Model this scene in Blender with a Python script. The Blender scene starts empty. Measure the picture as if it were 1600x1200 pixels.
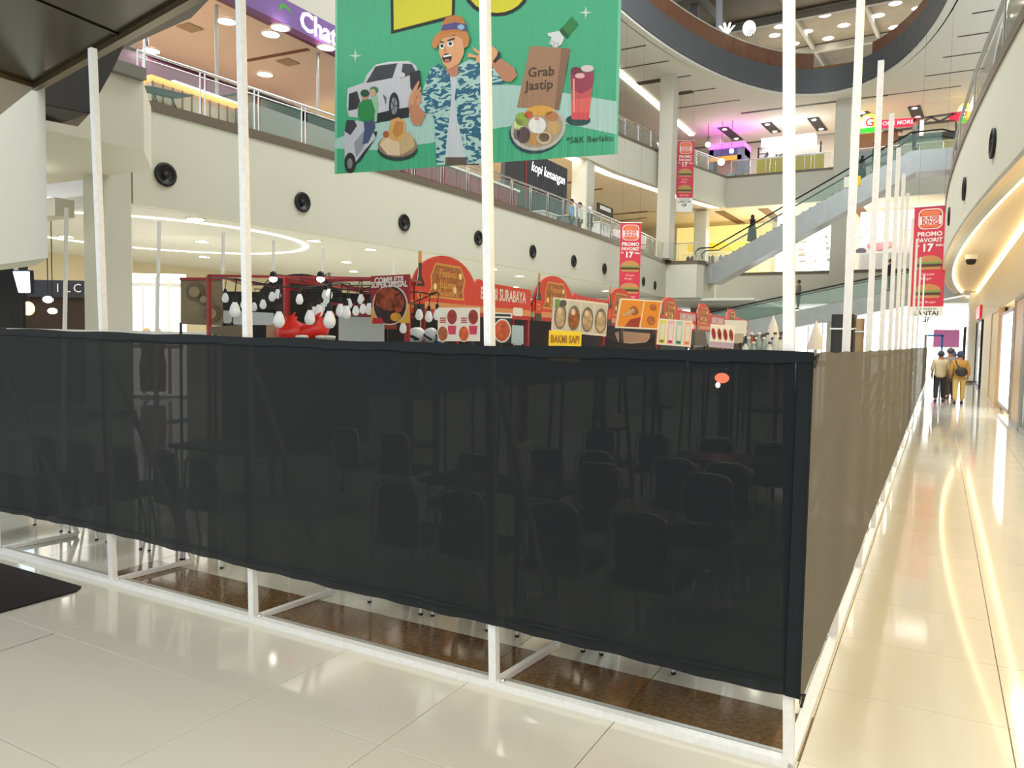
import bpy, bmesh, math, random
from math import sin, cos, pi, radians, sqrt, atan2
from mathutils import Vector, Matrix
random.seed(7)
S = bpy.context.scene
COL = S.collection
# ------------------------------------------------------------------ camera
F, EYE = 1200.0, 1.76
def _basis():
    r = radians(1.0)
    d = Vector((1467 - 800, 542 - 600, F)).normalized()          # world +Y seen from the camera
    h = Vector((cos(r), sin(r), 0))
    up = h.cross(d).normalized()
    if up.y > 0: up = -up
    x = d.cross(up).normalized()
    if x.x < 0: x = -x
    return x, d, up
_X, _D, _U = _basis()
EYEP = Vector((0, 0, EYE))
def ray(px, py):
    c = Vector((px - 800, py - 600, F))
    return Vector((_X.dot(c), _D.dot(c), _U.dot(c)))
def Zp(px, py, z=0.0):
    r = ray(px, py); return EYEP + r * ((z - EYE) / r.z)
def Xp(px, py, x):
    r = ray(px, py); return EYEP + r * (x / r.x)
def Yp(px, py, y):
    r = ray(px, py); return EYEP + r * (y / r.y)
def Dp(px, py, d):
    return EYEP + ray(px, py) * (d / F)
def proj(p):
    v = Vector(p) - EYEP
    c = _X * v.x + _D * v.y + _U * v.z
    return 800 + F * c.x / c.z, 600 + F * c.y / c.z, c.z
cam = bpy.data.cameras.new('camera'); camo = bpy.data.objects.new('camera', cam); COL.objects.link(camo)
cr = Vector((_X.x, _D.x, _U.x)); cu = -Vector((_X.y, _D.y, _U.y)); cf = Vector((_X.z, _D.z, _U.z))
m = Matrix((cr, cu, -cf)).transposed().to_4x4(); m.translation = EYEP
camo.matrix_world = m
cam.sensor_width = 36; cam.lens = 36 * F / 1600; cam.clip_start = .05; cam.clip_end = 300
S.camera = camo
# ------------------------------------------------------------------ world, lights, exposure
S.view_settings.view_transform = 'Standard'; S.view_settings.look = 'None'
S.view_settings.gamma = 1; S.view_settings.exposure = 0.2
try: S.view_settings.use_curve_mapping = False
except Exception: pass
S.cycles.max_bounces = 8; S.cycles.diffuse_bounces = 4; S.cycles.glossy_bounces = 4
S.cycles.transparent_max_bounces = 16; S.cycles.sample_clamp_indirect = 6; S.cycles.caustics_reflective = False; S.cycles.caustics_refractive = False
W = bpy.data.worlds.new('world'); S.world = W; W.use_nodes = True
W.node_tree.nodes['Background'].inputs[0].default_value = (.97, 1, .985, 1)
W.node_tree.nodes['Background'].inputs[1].default_value = 1.15
def area(name, loc, size, energy, col=(1, 1, 1), rot=(0, 0, 0)):
    l = bpy.data.lights.new(name, 'AREA'); l.shape = 'RECTANGLE'; l.size, l.size_y = size; l.energy = energy; l.color = col
    o = bpy.data.objects.new(name, l); COL.objects.link(o); o.location = loc; o.rotation_euler = rot
    return o
area('atrium_fill_light', (-6.9, 18, 24.5), (9, 30), 6600, (.97, 1, .99))  # unseen area fill added above the atrium to brighten it
area('corridor_light', (1.46, 7, 4.4), (.1, 18), 330, (1, .74, .43))
area('front_fill_light', (-3.2, .2, 4.6), (6, 2.4), 62, (1, 1, .93))  # no fixture here; added overhead, out of view, to lift the front floor
area('ground_light', (-20, 24, 4.4), (6, 30), 800, (1, .96, .9))
area('upper_left_light', (-20.5, 26, 10.1), (5, 30), 1100, (1, .93, .84))
area('far_light', (-7, 58, 10.2), (14, 4), 800, (1, .96, .88))
area('far_upper_light', (-6, 58.5, 17.4), (18, 5), 650, (1, .97, .94))
# ------------------------------------------------------------------ helpers
area('roof_fill_light', (-6, 62, 20.6), (16, 6), 900, (1, .93, .8), (pi, 0, 0))  # added fill aimed upward to brighten the dark roof
def lin(c):
    return tuple((v / 12.92 if v <= .04045 else ((v + .055) / 1.055) ** 2.4) for v in c)
def rgb(r, g, b): return lin((r / 255, g / 255, b / 255))
MATS = {}
def mat(name, col, rough=.5, metal=0.0, emit=0.0, ecol=None, alpha=1.0, spec=.5, noise=0.0, nscale=4.0, bump=0.0, bscale=60.0, trans=0.0, coat=0.0):
    if name in MATS: return MATS[name]
    m = bpy.data.materials.new(name); m.use_nodes = True
    nt = m.node_tree; b = nt.nodes['Principled BSDF']
    c = rgb(*col)
    b.inputs['Base Color'].default_value = (*c, 1); b.inputs['Roughness'].default_value = rough
    b.inputs['Metallic'].default_value = metal; b.inputs['Specular IOR Level'].default_value = spec
    if alpha < 1: b.inputs['Alpha'].default_value = alpha
    if coat: b.inputs['Coat Weight'].default_value = coat
    if trans: b.inputs['Transmission Weight'].default_value = trans
    if emit:
        b.inputs['Emission Color'].default_value = (*(rgb(*ecol) if ecol else c), 1); b.inputs['Emission Strength'].default_value = emit
    if noise or bump:
        tc = nt.nodes.new('ShaderNodeTexCoord')
    if noise:
        n = nt.nodes.new('ShaderNodeTexNoise'); n.inputs['Scale'].default_value = nscale; n.inputs['Detail'].default_value = 5
        nt.links.new(tc.outputs['Object'], n.inputs['Vector'])
        r = nt.nodes.new('ShaderNodeValToRGB')
        r.color_ramp.elements[0].position = .3; r.color_ramp.elements[1].position = .7
        r.color_ramp.elements[0].color = (*[v * (1 - noise) for v in c], 1)
        r.color_ramp.elements[1].color = (*[min(1, v * (1 + noise)) for v in c], 1)
        nt.links.new(n.outputs['Fac'], r.inputs['Fac']); nt.links.new(r.outputs['Color'], b.inputs['Base Color'])
    if bump:
        n2 = nt.nodes.new('ShaderNodeTexNoise'); n2.inputs['Scale'].default_value = bscale
        nt.links.new(tc.outputs['Object'], n2.inputs['Vector'])
        bp = nt.nodes.new('ShaderNodeBump'); bp.inputs['Strength'].default_value = bump; bp.inputs['Distance'].default_value = .02
        nt.links.new(n2.outputs['Fac'], bp.inputs['Height']); nt.links.new(bp.outputs['Normal'], b.inputs['Normal'])
    MATS[name] = m
    return m
def glow(name, col, strength): return mat(name, col, .5, emit=strength)
def tag(o, label=None, cat=None, group=None, kind=None):
    if label: o['label'] = label
    if cat: o['category'] = cat
    if group: o['group'] = group
    if kind: o['kind'] = kind
    return o
def basis_chain(o):
    m = Matrix.Identity(4); ch = []
    while o is not None: ch.append(o); o = o.parent
    for x in reversed(ch):
        m = m @ x.matrix_parent_inverse @ x.matrix_basis
    return m
class MB:
    def __init__(s): s.v = []; s.f = []; s.sm = []
    def add(s, verts, faces, smooth=False):
        n = len(s.v); s.v += [tuple(v) for v in verts]
        for f in faces: s.f.append(tuple(i + n for i in f)); s.sm.append(smooth)
        return s
    def box(s, a, b):
        x0, x1 = sorted((a[0], b[0])); y0, y1 = sorted((a[1], b[1])); z0, z1 = sorted((a[2], b[2]))
        v = [(x0, y0, z0), (x1, y0, z0), (x1, y1, z0), (x0, y1, z0), (x0, y0, z1), (x1, y0, z1), (x1, y1, z1), (x0, y1, z1)]
        return s.add(v, [(0, 3, 2, 1), (4, 5, 6, 7), (0, 1, 5, 4), (1, 2, 6, 5), (2, 3, 7, 6), (3, 0, 4, 7)])
    def bar(s, p, q, w, h=None, up=(0, 0, 1)):
        h = h or w; p, q = Vector(p), Vector(q); d = (q - p).normalized(); u = Vector(up)
        if abs(d.dot(u)) > .95: u = Vector((0, 1, 0))
        a = d.cross(u).normalized(); b = a.cross(d).normalized()
        v = []
        for c in (p, q):
            for i, j in ((-1, -1), (1, -1), (1, 1), (-1, 1)): v.append(c + a * (i * w / 2) + b * (j * h / 2))
        return s.add(v, [(3, 2, 1, 0), (4, 5, 6, 7), (0, 1, 5, 4), (1, 2, 6, 5), (2, 3, 7, 6), (3, 0, 4, 7)])
    def tube(s, pts, r, n=8, caps=True, smooth=True):
        pts = [Vector(p) for p in pts]; rs = r if isinstance(r, (list, tuple)) else [r] * len(pts)
        v = []; f = []; pa = None
        for i, p in enumerate(pts):
            d = (pts[min(i + 1, len(pts) - 1)] - pts[max(i - 1, 0)]).normalized()
            if pa is None:
                u = Vector((0, 0, 1)) if abs(d.z) < .9 else Vector((1, 0, 0)); a = d.cross(u).normalized()
            else:
                a = (pa - d * pa.dot(d)).normalized()
            pa = a; b = d.cross(a)
            for k in range(n):
                t = 2 * pi * k / n; v.append(p + (a * cos(t) + b * sin(t)) * rs[i])
        for i in range(len(pts) - 1):
            for k in range(n):
                f.append((i * n + k, i * n + (k + 1) % n, (i + 1) * n + (k + 1) % n, (i + 1) * n + k))
        s.add(v, f, smooth)
        if caps:
            m = len(pts) - 1
            s.add(v[:n], [tuple(range(n - 1, -1, -1))]); s.add(v[m * n:], [tuple(range(n))])
        return s
    def lathe(s, prof, c=(0, 0, 0), n=16, axis='z', sx=1, sy=1, smooth=True, caps=True):
        v = []; f = []
        for r, z in prof:
            for k in range(n):
                t = 2 * pi * k / n; x, y = r * cos(t) * sx, r * sin(t) * sy
                p = (x, y, z) if axis == 'z' else ((x, z, y) if axis == 'y' else (z, x, y))
                v.append((c[0] + p[0], c[1] + p[1], c[2] + p[2]))
        for i in range(len(prof) - 1):
            for k in range(n): f.append((i * n + k, i * n + (k + 1) % n, (i + 1) * n + (k + 1) % n, (i + 1) * n + k))
        s.add(v, f, smooth)
        if caps and prof[0][0] > 1e-6: s.add(v[:n], [tuple(range(n - 1, -1, -1))])
        if caps and prof[-1][0] > 1e-6: s.add(v[-n:], [tuple(range(n))])
        return s
    def ell(s, c, r, n=12, m=8):
        return s.lathe([(max(1e-4, sin(pi * i / m)) * 1, -cos(pi * i / m)) for i in range(m + 1)], (0, 0, 0), n) if False else s._ell(c, r, n, m)
    def _ell(s, c, r, n, m):
        v = []; f = []
        for i in range(m + 1):
            a = pi * i / m
            for k in range(n):
                t = 2 * pi * k / n
                v.append((c[0] + r[0] * sin(a) * cos(t), c[1] + r[1] * sin(a) * sin(t), c[2] - r[2] * cos(a)))
        for i in range(m):
            for k in range(n): f.append((i * n + k, i * n + (k + 1) % n, (i + 1) * n + (k + 1) % n, (i + 1) * n + k))
        return s.add(v, f, True)
    def poly(s, pts, off):            # flat polygon extruded by vector off
        pts = [Vector(p) for p in pts]; off = Vector(off); n = len(pts)
        v = pts + [p + off for p in pts]
        f = [tuple(range(n - 1, -1, -1)), tuple(range(n, 2 * n))]
        for i in range(n): j = (i + 1) % n; f.append((i, j, n + j, n + i))
        return s.add(v, f)
    def build(s, name, m, parent=None, local=False, kind=None):
        me = bpy.data.meshes.new(name); me.from_pydata(s.v, [], s.f)
        me.polygons.foreach_set('use_smooth', s.sm); me.materials.append(m)
        bm = bmesh.new(); bm.from_mesh(me); bmesh.ops.recalc_face_normals(bm, faces=bm.faces[:]); bm.to_mesh(me); bm.free()
        o = bpy.data.objects.new(name, me); COL.objects.link(o)
        if parent is not None:
            o.parent = parent
            if not local: o.matrix_parent_inverse = basis_chain(parent).inverted()
        if kind: o['kind'] = kind
        return o
def thing(name, label, cat, loc=(0, 0, 0), rz=0.0, group=None, mtx=None):
    o = bpy.data.objects.new(name, None); COL.objects.link(o)
    if mtx is not None: o.matrix_basis = mtx
    else: o.location = loc; o.rotation_euler = (0, 0, rz)
    o.empty_display_size = .1
    if mtx is None: o.matrix_basis = Matrix.Translation(Vector(loc)) @ Matrix.Rotation(rz, 4, 'Z')
    return tag(o, label, cat, group)
def dup(root, loc=None, rz=None, label=None, group=None, mtx=None):
    r = root.copy(); COL.objects.link(r)
    if mtx is not None: r.matrix_basis = mtx
    else: r.matrix_basis = Matrix.Translation(Vector(loc)) @ Matrix.Rotation(rz or 0, 4, 'Z')
    if label: r['label'] = label
    if group: r['group'] = group
    for ch in list(root.children):
        c = ch.copy(); COL.objects.link(c); c.parent = r
        for g in list(ch.children):
            d = g.copy(); COL.objects.link(d); d.parent = c
    return r
def struct(name, mb, m, parent=None):
    return mb.build(name, m, parent, kind='structure' if parent is None else None)
def board_mtx(o, xdir, ydir):
    x = Vector(xdir).normalized(); y = Vector(ydir); y = (y - x * y.dot(x)).normalized(); z = x.cross(y)
    m = Matrix((x, y, z)).transposed().to_4x4(); m.translation = Vector(o); return m
def ppoly(pts, name, m, parent, layer=1, th=.0015, base=0.0):        # flat print in the board's own plane
    z0 = base + layer * .0016
    return MB().poly([(p[0], p[1], z0 - .0016) for p in pts], (0, 0, th + .0016)).build(name, m, parent, local=True)
def ell_pts(cx, cy, rx, ry, n=24, a0=0, a1=2 * pi, rot=0):
    full = abs(a1 - a0 - 2 * pi) < 1e-6; k = n if full else n + 1
    out = []
    for i in range(k):
        t = a0 + (a1 - a0) * i / n; x, y = rx * cos(t), ry * sin(t)
        out.append((cx + x * cos(rot) - y * sin(rot), cy + x * sin(rot) + y * cos(rot)))
    return out
def rrect(x0, y0, x1, y1, r, n=5):
    p = []
    for cx, cy, a in ((x1 - r, y1 - r, 0), (x0 + r, y1 - r, 90), (x0 + r, y0 + r, 180), (x1 - r, y0 + r, 270)):
        for i in range(n + 1):
            t = radians(a + 90 * i / n); p.append((cx + r * cos(t), cy + r * sin(t)))
    return p
def text(body, size, m, parent, x, y, layer=2, align='CENTER', bold=.012, ext=.001, sx=1.0, rot=0.0, shear=0.0, name='lettering', base=0.0):
    cu = bpy.data.curves.new(name, 'FONT'); cu.body = body; cu.size = size; cu.align_x = align; cu.align_y = 'CENTER'
    cu.extrude = ext; cu.offset = bold * size; cu.shear = shear; cu.resolution_u = 2; cu.space_character = 1.02
    cu.materials.append(m); o = bpy.data.objects.new(name, cu); COL.objects.link(o); o.parent = parent
    o.location = (x, y, base + layer * .0016 + ext); o.scale = (sx, 1, 1); o.rotation_euler = (0, 0, rot)
    return o
ORD = ['first', 'second', 'third', 'fourth', 'fifth', 'sixth', 'seventh', 'eighth', 'ninth', 'tenth', 'eleventh', 'twelfth', 'thirteenth', 'fourteenth', 'fifteenth',
       'sixteenth', 'seventeenth', 'eighteenth', 'nineteenth', 'twentieth', 'twenty-first', 'twenty-second', 'twenty-third', 'twenty-fourth', 'twenty-fifth', 'twenty-sixth']
# ------------------------------------------------------------------ materials
CREAM = mat('cream_plaster', (212, 211, 196), .6, noise=.015, nscale=.6)
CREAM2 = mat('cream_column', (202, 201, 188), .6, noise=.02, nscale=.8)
WHITEC = mat('white_ceiling', (226, 226, 218), .7)
PEACH = mat('peach_ceiling', (238, 220, 190), .7)
BROWN = mat('brown_edge', (106, 96, 82), .45)
GRAY = mat('dark_grey_ring', (98, 102, 106), .55)
BRONZE = mat('bronze_sheet', (52, 46, 32), .2, .4, noise=.25, nscale=.5)
BRONZED = mat('dark_bronze_sheet', (34, 29, 20), .3, .4, noise=.15, nscale=1.0)
BRTRIM = mat('bronze_trim', (112, 102, 76), .35, .5)
ALU = mat('brushed_aluminium', (232, 234, 236), .4, .15, noise=.05, nscale=30)
ALUD = mat('dull_aluminium', (176, 178, 176), .4, .4)
CHROME = mat('chrome', (215, 218, 220), .12, 1.0)
STEEL = mat('satin_escalator_steel', (160, 165, 166), .34, .45, noise=.06, nscale=2)
BLACK = mat('black_matt', (18, 18, 20), .6)
DARK = mat('dark_charcoal', (40, 40, 42), .5)
RUBBER = mat('rubber', (16, 16, 16), .7)
RED = mat('red_steel', (150, 30, 34), .4)
SIGNRED = mat('sign_red', (214, 66, 54), .5)
SIGNRED2 = mat('sign_dark_red', (178, 44, 40), .5)
WHITE = mat('white_print', (236, 234, 228), .5)
GOLD = mat('gold_print', (222, 160, 84), .45)
BRN = mat('brown_print', (116, 66, 36), .5)
YEL = mat('yellow_print', (250, 214, 30), .5)
GLASS = mat('pale_green_glass', (150, 186, 176), .05, alpha=.28, spec=.6)
GLASSD = mat('dark_green_glass', (70, 84, 78), .05, alpha=.5, spec=.7)
PURPLE = mat('purple_laminate', (118, 86, 150), .4)
PURPLED = mat('dark_plum_laminate', (92, 42, 78), .4)
LAMP = glow('lamp_white', (255, 250, 235), 14)
LAMPW = glow('lamp_warm', (255, 226, 170), 14)
COVEW = glow('cove_warm', (255, 232, 186), 3.2)
COVE = glow('cove_white', (255, 246, 226), 5)
LITWIN = glow('lit_window_white', (255, 252, 244), 2.6)
LITSIGN = glow('lit_sign_white', (255, 255, 255), 1.6)
SKIN = mat('skin', (176, 124, 92), .55)
# floor tile with faint mottling and polish
TILE = mat('polished_cream_tile', (213, 212, 200), .07, noise=.03, nscale=1.2, spec=.55)
GROUT = mat('grout', (104, 96, 82), .8)
GRANITE = mat('brown_granite', (108, 84, 54), .10, noise=.38, nscale=42, spec=.55)
def fabric(name, col, alpha, rough=.9, sheen=.15):
    m = bpy.data.materials.new(name); m.use_nodes = True; nt = m.node_tree; b = nt.nodes['Principled BSDF']
    b.inputs['Roughness'].default_value = rough; b.inputs['Specular IOR Level'].default_value = .1
    b.inputs['Sheen Weight'].default_value = sheen; b.inputs['Sheen Roughness'].default_value = .6
    tc = nt.nodes.new('ShaderNodeTexCoord')
    w = nt.nodes.new('ShaderNodeTexNoise'); w.inputs['Scale'].default_value = 3; mp = nt.nodes.new('ShaderNodeMapping'); mp.inputs['Scale'].default_value = (1, 1, 22)
    nt.links.new(tc.outputs['Object'], mp.inputs['Vector']); nt.links.new(mp.outputs['Vector'], w.inputs['Vector'])
    r = nt.nodes.new('ShaderNodeValToRGB'); c = rgb(*col)
    r.color_ramp.elements[0].color = (*[v * .82 for v in c], 1); r.color_ramp.elements[1].color = (*[v * 1.18 for v in c], 1)
    nt.links.new(w.outputs['Fac'], r.inputs['Fac']); nt.links.new(r.outputs['Color'], b.inputs['Base Color'])
    b.inputs['Alpha'].default_value = alpha
    MATS[name] = m; return m
FABF = fabric('black_mesh_fabric', (15, 22, 27), .982)
FABS = fabric('warm_lit_mesh_fabric', (52, 47, 28), .985)  # black fabric; warm corridor light is put into this browner base colour
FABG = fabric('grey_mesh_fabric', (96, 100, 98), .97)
HEM = fabric('black_hem', (20, 28, 33), .99)
# ------------------------------------------------------------------ plan of the mall
L1B, L1T, L1F = 4.47, 6.49, 6.70          # fascia of the first gallery: bottom, top, floor
L2B, L2T, L2F = 11.26, 13.3, 13.45
CEIL = 17.7
YF = 55.0
def leftX(y): return -13.95 - .00287 * (y - 29) ** 2
def rightX(y): return 0.0 + .00287 * (y - 31) ** 2
L2PTS = [(12, -16.95), (22, -16.95), (32, -16.8), (41.5, -16.2), (46.8, -15.3), (51, -14.5), (YF, -13.5)]
def left2X(y):
    for (a, xa), (b, xb) in zip(L2PTS, L2PTS[1:]):
        if y <= b: return xa + (xb - xa) * (y - a) / (b - a)
    return L2PTS[-1][1]
def strip(xf, ys, z0, z1, th):            # wall following a curve, th = thickness in x (signed)
    b = MB(); n = len(ys); v = []
    for y in ys:
        x = xf(y); v += [(x, y, z0), (x, y, z1), (x + th, y, z1), (x + th, y, z0)]
    f = []
    for i in range(n - 1):
        for k in range(4):
            l = (k + 1) % 4; f.append((4 * i + k, 4 * i + l, 4 * i + 4 + l, 4 * i + 4 + k))
    f += [(0, 1, 2, 3), (4 * n - 1, 4 * n - 2, 4 * n - 3, 4 * n - 4)]
    return b.add(v, f)
def ran(a, b, n): return [a + (b - a) * i / n for i in range(n + 1)]
def slab(xf, ys, xo, z0, z1):             # slab between the curve and the straight line x = xo
    b = MB(); v = []; n = len(ys)
    for y in ys: v += [(xf(y), y, z0), (xf(y), y, z1), (xo, y, z1), (xo, y, z0)]
    f = []
    for i in range(n - 1):
        for k in range(4):
            l = (k + 1) % 4; f.append((4 * i + k, 4 * i + l, 4 * i + 4 + l, 4 * i + 4 + k))
    f += [(0, 1, 2, 3), (4 * n - 1, 4 * n - 2, 4 * n - 3, 4 * n - 4)]
    return b.add(v, f)
# ---- floor, tile by tile
floor = MB().box((-29, -3, -.06), (5, 64, -.004)).build('floor', GROUT); floor['kind'] = 'structure'
T = .8; X0 = -.44 - .0; XJ = .36; YJ = 3.36
cells = []
for i in range(-36, 6):
    for j in range(-8, 76):
        cells.append((XJ + i * T, YJ + j * T))
def seen(x, y):
    px, py, d = proj((x + .4, y + .4, 0))
    return d > .3 and -60 < px < 1660 and py < 1290
cut = []                                   # tiles as (x0,y0,x1,y1)
for x, y in cells:
    y0 = y
    if abs(y - YJ) < .01 and -5.3 < x < -.5: y0 = y + .44
    cut.append((x + .002, y0 + .002, x + T - .002, y + T - .002))
vis = sorted([c for c in cut if seen(c[0], c[1])], key=lambda c: (c[0] + .4) ** 2 + (c[1] + .4) ** 2)
near = set(vis[:294]); tile_mesh = {}
for c in vis[:294]:
    key = (round(c[2] - c[0], 3), round(c[3] - c[1], 3))
    if key not in tile_mesh:
        w, h = key; e = .0015
        b = MB().add([(0, 0, -.012), (w, 0, -.012), (w, h, -.012), (0, h, -.012), (0, 0, -e), (w, 0, -e), (w, h, -e), (0, h, -e), (e, e, 0), (w - e, e, 0), (w - e, h - e, 0), (e, h - e, 0)],
                     [(0, 1, 5, 4), (1, 2, 6, 5), (2, 3, 7, 6), (3, 0, 4, 7), (4, 5, 9, 8), (5, 6, 10, 9), (6, 7, 11, 10), (7, 4, 8, 11), (8, 9, 10, 11)])
        o = b.build('floor_tile', TILE, floor, local=True); tile_mesh[key] = o.data
    else:
        o = bpy.data.objects.new('floor_tile', tile_mesh[key]); COL.objects.link(o); o.parent = floor
    o.location = (c[0], c[1], 0)
b = MB()
for c in cut:
    if c not in near and c[0] > -29 and c[2] < 5 and c[1] > -3 and c[3] < 64: b.add([(c[0], c[1], 0), (c[2], c[1], 0), (c[2], c[3], 0), (c[0], c[3], 0)], [(0, 1, 2, 3)])
b.build('far_floor_tiles', TILE, floor, local=True, kind='stuff')
gx = [-5.24, -4.44, -3.64, -2.84, -2.04, -1.24, -.44]
gm = None
for a in gx[:-1]:
    if gm is None:
        o = MB().box((0, 0, -.012), (T - .003, .434, 0)).build('granite_tile', GRANITE, floor, local=True); gm = o.data
    else:
        o = bpy.data.objects.new('granite_tile', gm); COL.objects.link(o); o.parent = floor
    o.location = (a + .0015, YJ + .003, 0)
# ---- left first gallery
ysL = ran(10.4, 46.0, 26)
gl = struct('wall_left', strip(leftX, ysL, L1B, L1T, -.35), CREAM)
strip(lambda y: leftX(y) + .03, ysL, L1T, L1F, -.45).build('edge_band', BROWN, gl)
struct('ceiling_ground_left', slab(lambda y: leftX(y) - .3, ysL, -28, L1B + .02, L1B + .3), WHITEC)
struct('floor_gallery_left', slab(lambda y: leftX(y) - .35, ysL, -28, L1F - .15, L1F - .02), mat('gallery_floor', (190, 180, 162), .25))
def balustrade(name, label, xf, ys, zf, gl_mat, inset=-.12, pairs=True, hgt=1.0, rail=None):
    rail = rail or CHROME
    t = thing(name, label, 'balustrade', (xf(ys[0]), ys[0], zf))
    P = [Vector((xf(y) + inset, y, zf)) for y in ys]
    MB().tube([p + Vector((0, 0, hgt)) for p in P], .035, 8).build('handrail', rail, t)
    MB().tube([p + Vector((0, 0, hgt - .13)) for p in P], .018, 6).build('lower_rail', rail, t)
    for a, c in zip(P, P[1:]):
        d = (c - a).normalized()
        bb = MB()
        for k in ((0, .12) if pairs else (0,)): bb.tube([a + d * k, a + d * k + Vector((0, 0, hgt))], .022, 6)
        bb.build('post', rail, t)
        n = Vector((d.y, -d.x, 0))
        q0, q1 = a + d * .16 + n * .03, c - d * .04 + n * .03
        MB().add([q0 + Vector((0, 0, .06)), q1 + Vector((0, 0, .06)), q1 + Vector((0, 0, hgt - .18)), q0 + Vector((0, 0, hgt - .18))], [(0, 1, 2, 3)]).build('glass_pane', gl_mat, t)
    return t
balustrade('glass_balustrade', 'long glass balustrade with chrome rails along the left first gallery', leftX, ran(10.6, 45.5, 24), L1F, GLASS)
# black air nozzles in the left fascia
NZ = [(258, 273), (472, 316), (631, 348), (747, 372), (832, 393), (896, 408), (944, 420), (1005, 440), (1023, 446)]
def nozzle(loc, rot, label, group, sc=1.0):
    t = thing('air_nozzle', label, 'air vent', loc, rot, group)
    MB().lathe([(.17, 0), (.25, 0), (.26, .03), (.25, .045), (.19, .05), (.17, .02)], (0, 0, 0), 24, 'x', caps=False).build('rim', BLACK, t, local=True)
    MB().lathe([(.001, .0), (.17, .004), (.172, .02)], (0, 0, 0), 24, 'x', caps=False).build('bowl', DARK, t, local=True)
    MB().lathe([(.06, .0), (.075, .03), (.05, .045), (.001, .05)], (0, 0, 0), 16, 'x').build('core', BLACK, t, local=True)
    return t
yv = [11.4, 15.5, 19.6, 23.7, 27.9, 31.9, 35.9, 42.3, 44.6]
nzp = None
for i, (px, py) in enumerate(NZ):
    lo, hi = 8.0, 50.0
    for _ in range(40):                     # where the sight line meets the curved fascia
        mid = (lo + hi) / 2; p = Yp(px, py, mid)
        if p.x > leftX(mid): lo = mid
        else: hi = mid
    p = Yp(px, py, lo)
    sl = atan2(2 * .00287 * (lo - 29), 1)
    lab = 'round black air nozzle in the left cream fascia, %s counting from its near end' % ORD[i]
    if nzp is None: nzp = nozzle((leftX(lo), lo, p.z), sl, lab, 'air nozzles in the left fascia')
    else: dup(nzp, (leftX(lo), lo, p.z), sl, lab)
# ---- right first gallery over the corridor
ysR = ran(5.0, 53.0, 34)
wr = struct('wall_right_gallery', strip(rightX, ysR, L1B, L1T, .3), CREAM)
strip(lambda y: rightX(y) - .03, ysR, L1T, L1F, .4).build('edge_band', BROWN, wr)
struct('trim_cove_lip', strip(rightX, ysR, L1B - .02, L1B + .1, .13), PEACH)
cv = strip(lambda y: rightX(y) + .16, ysR, L1B + .03, L1B + .12, .22).build('cove_light', COVEW); tag(cv, 'curved warm cove light strip under the right gallery edge', 'cove light')
struct('ceiling_corridor', slab(lambda y: rightX(y) + .1, ysR, 4.6, L1B + .13, L1B + .3), PEACH)
cv = MB().box((1.52, 6, L1B + .05), (1.70, 52, L1B + .12)).build('wall_cove_light', COVEW); tag(cv, 'straight warm cove light strip along the right shopfronts', 'cove light')
for i, (px, py) in enumerate(((1553, 224), (1508, 295), (1484, 338))):
    lo, hi = 6.0, 45.0
    for _ in range(40):
        mid = (lo + hi) / 2; p = Yp(px, py, mid)
        if p.x < rightX(mid): lo = mid
        else: hi = mid
    y = lo; p = Yp(px, py, y)
    dup(nzp, (rightX(y), y, p.z), pi + atan2(-2 * .00287 * (y - 31), 1), 'round black air nozzle in the curved right fascia, %s counting from its near end' % ORD[i], 'air nozzles in the right fascia')
balustrade('glass_balustrade', 'dark green glass balustrade above the curved right fascia', rightX, ran(8, 44, 9), L1F, GLASSD, inset=.1, pairs=False, hgt=1.15, rail=ALUD)
struct('floor_gallery_right', slab(lambda y: rightX(y) + .3, ysR, 5, L1F - .15, L1F - .02), mat('gallery_floor', (190, 180, 162), .25))
struct('wall_gallery_right', MB().box((4.2, 5, L1F), (4.4, 55, L2B)), mat('dark_green_wall', (74, 82, 70), .3))
struct('ceiling_gallery_right', slab(lambda y: rightX(y) + 1.2, ysR, 4.3, L2B, L2B + .3), WHITEC)
for i, y in enumerate((14, 18, 22)):
    l = MB().box((2.0, y, L2B - .05), (2.3, y + 2.4, L2B)).build('ceiling_strip_light', LAMPW)
    tag(l, 'warm strip light on the right gallery ceiling, %s from the camera' % ORD[i], 'ceiling light', 'strip lights above the right gallery')
dm = thing('dome_camera', 'dark dome camera hanging from the peach corridor ceiling', 'camera', (.75, 27.6, 4.6))
MB().lathe([(.16, 0), (.16, -.12), (.15, -.14)], (0, 0, 0), 16).build('housing', WHITE, dm, local=True)
MB().lathe([(.145, -.14), (.14, -.22), (.1, -.29), (.001, -.31)], (0, 0, 0), 16).build('dome', BLACK, dm, local=True)
# ------------------------------------------------------------------ left second gallery, upper ceiling, oval opening
ys2 = [12, 22, 32, 41.5, 46.8, 51, YF]
g2 = struct('wall_left_upper', strip(left2X, ys2, L2B, L2T, -.4), CREAM)
strip(lambda y: left2X(y) + .03, ys2, L2T, L2F, -.45).build('edge_band', BROWN, g2)
struct('ceiling_first_gallery_left', slab(lambda y: left2X(y) - .6, ys2, -28, L2B + .12, L2B + .4), PEACH)
cv = strip(lambda y: left2X(y) - .42, ys2, L2B + .02, L2B + .11, -.6).build('cove_light', COVE); tag(cv, 'bright cove light strip under the left second gallery edge', 'cove light')
struct('floor_second_gallery_left', slab(lambda y: left2X(y) - .4, ys2, -28, L2F - .15, L2F - .02), mat('gallery_floor', (190, 180, 162), .25))
balustrade('glass_balustrade', 'glass balustrade along the left second gallery, high up', left2X, ran(30, 54, 16), L2F, GLASS)
cv = MB().box((-17.45, 20, CEIL - .09), (-17.1, 59, CEIL - .01)).build('ceiling_cove_light', COVE); tag(cv, 'long white cove strip in the upper ceiling above the left gallery', 'cove light')
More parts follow.
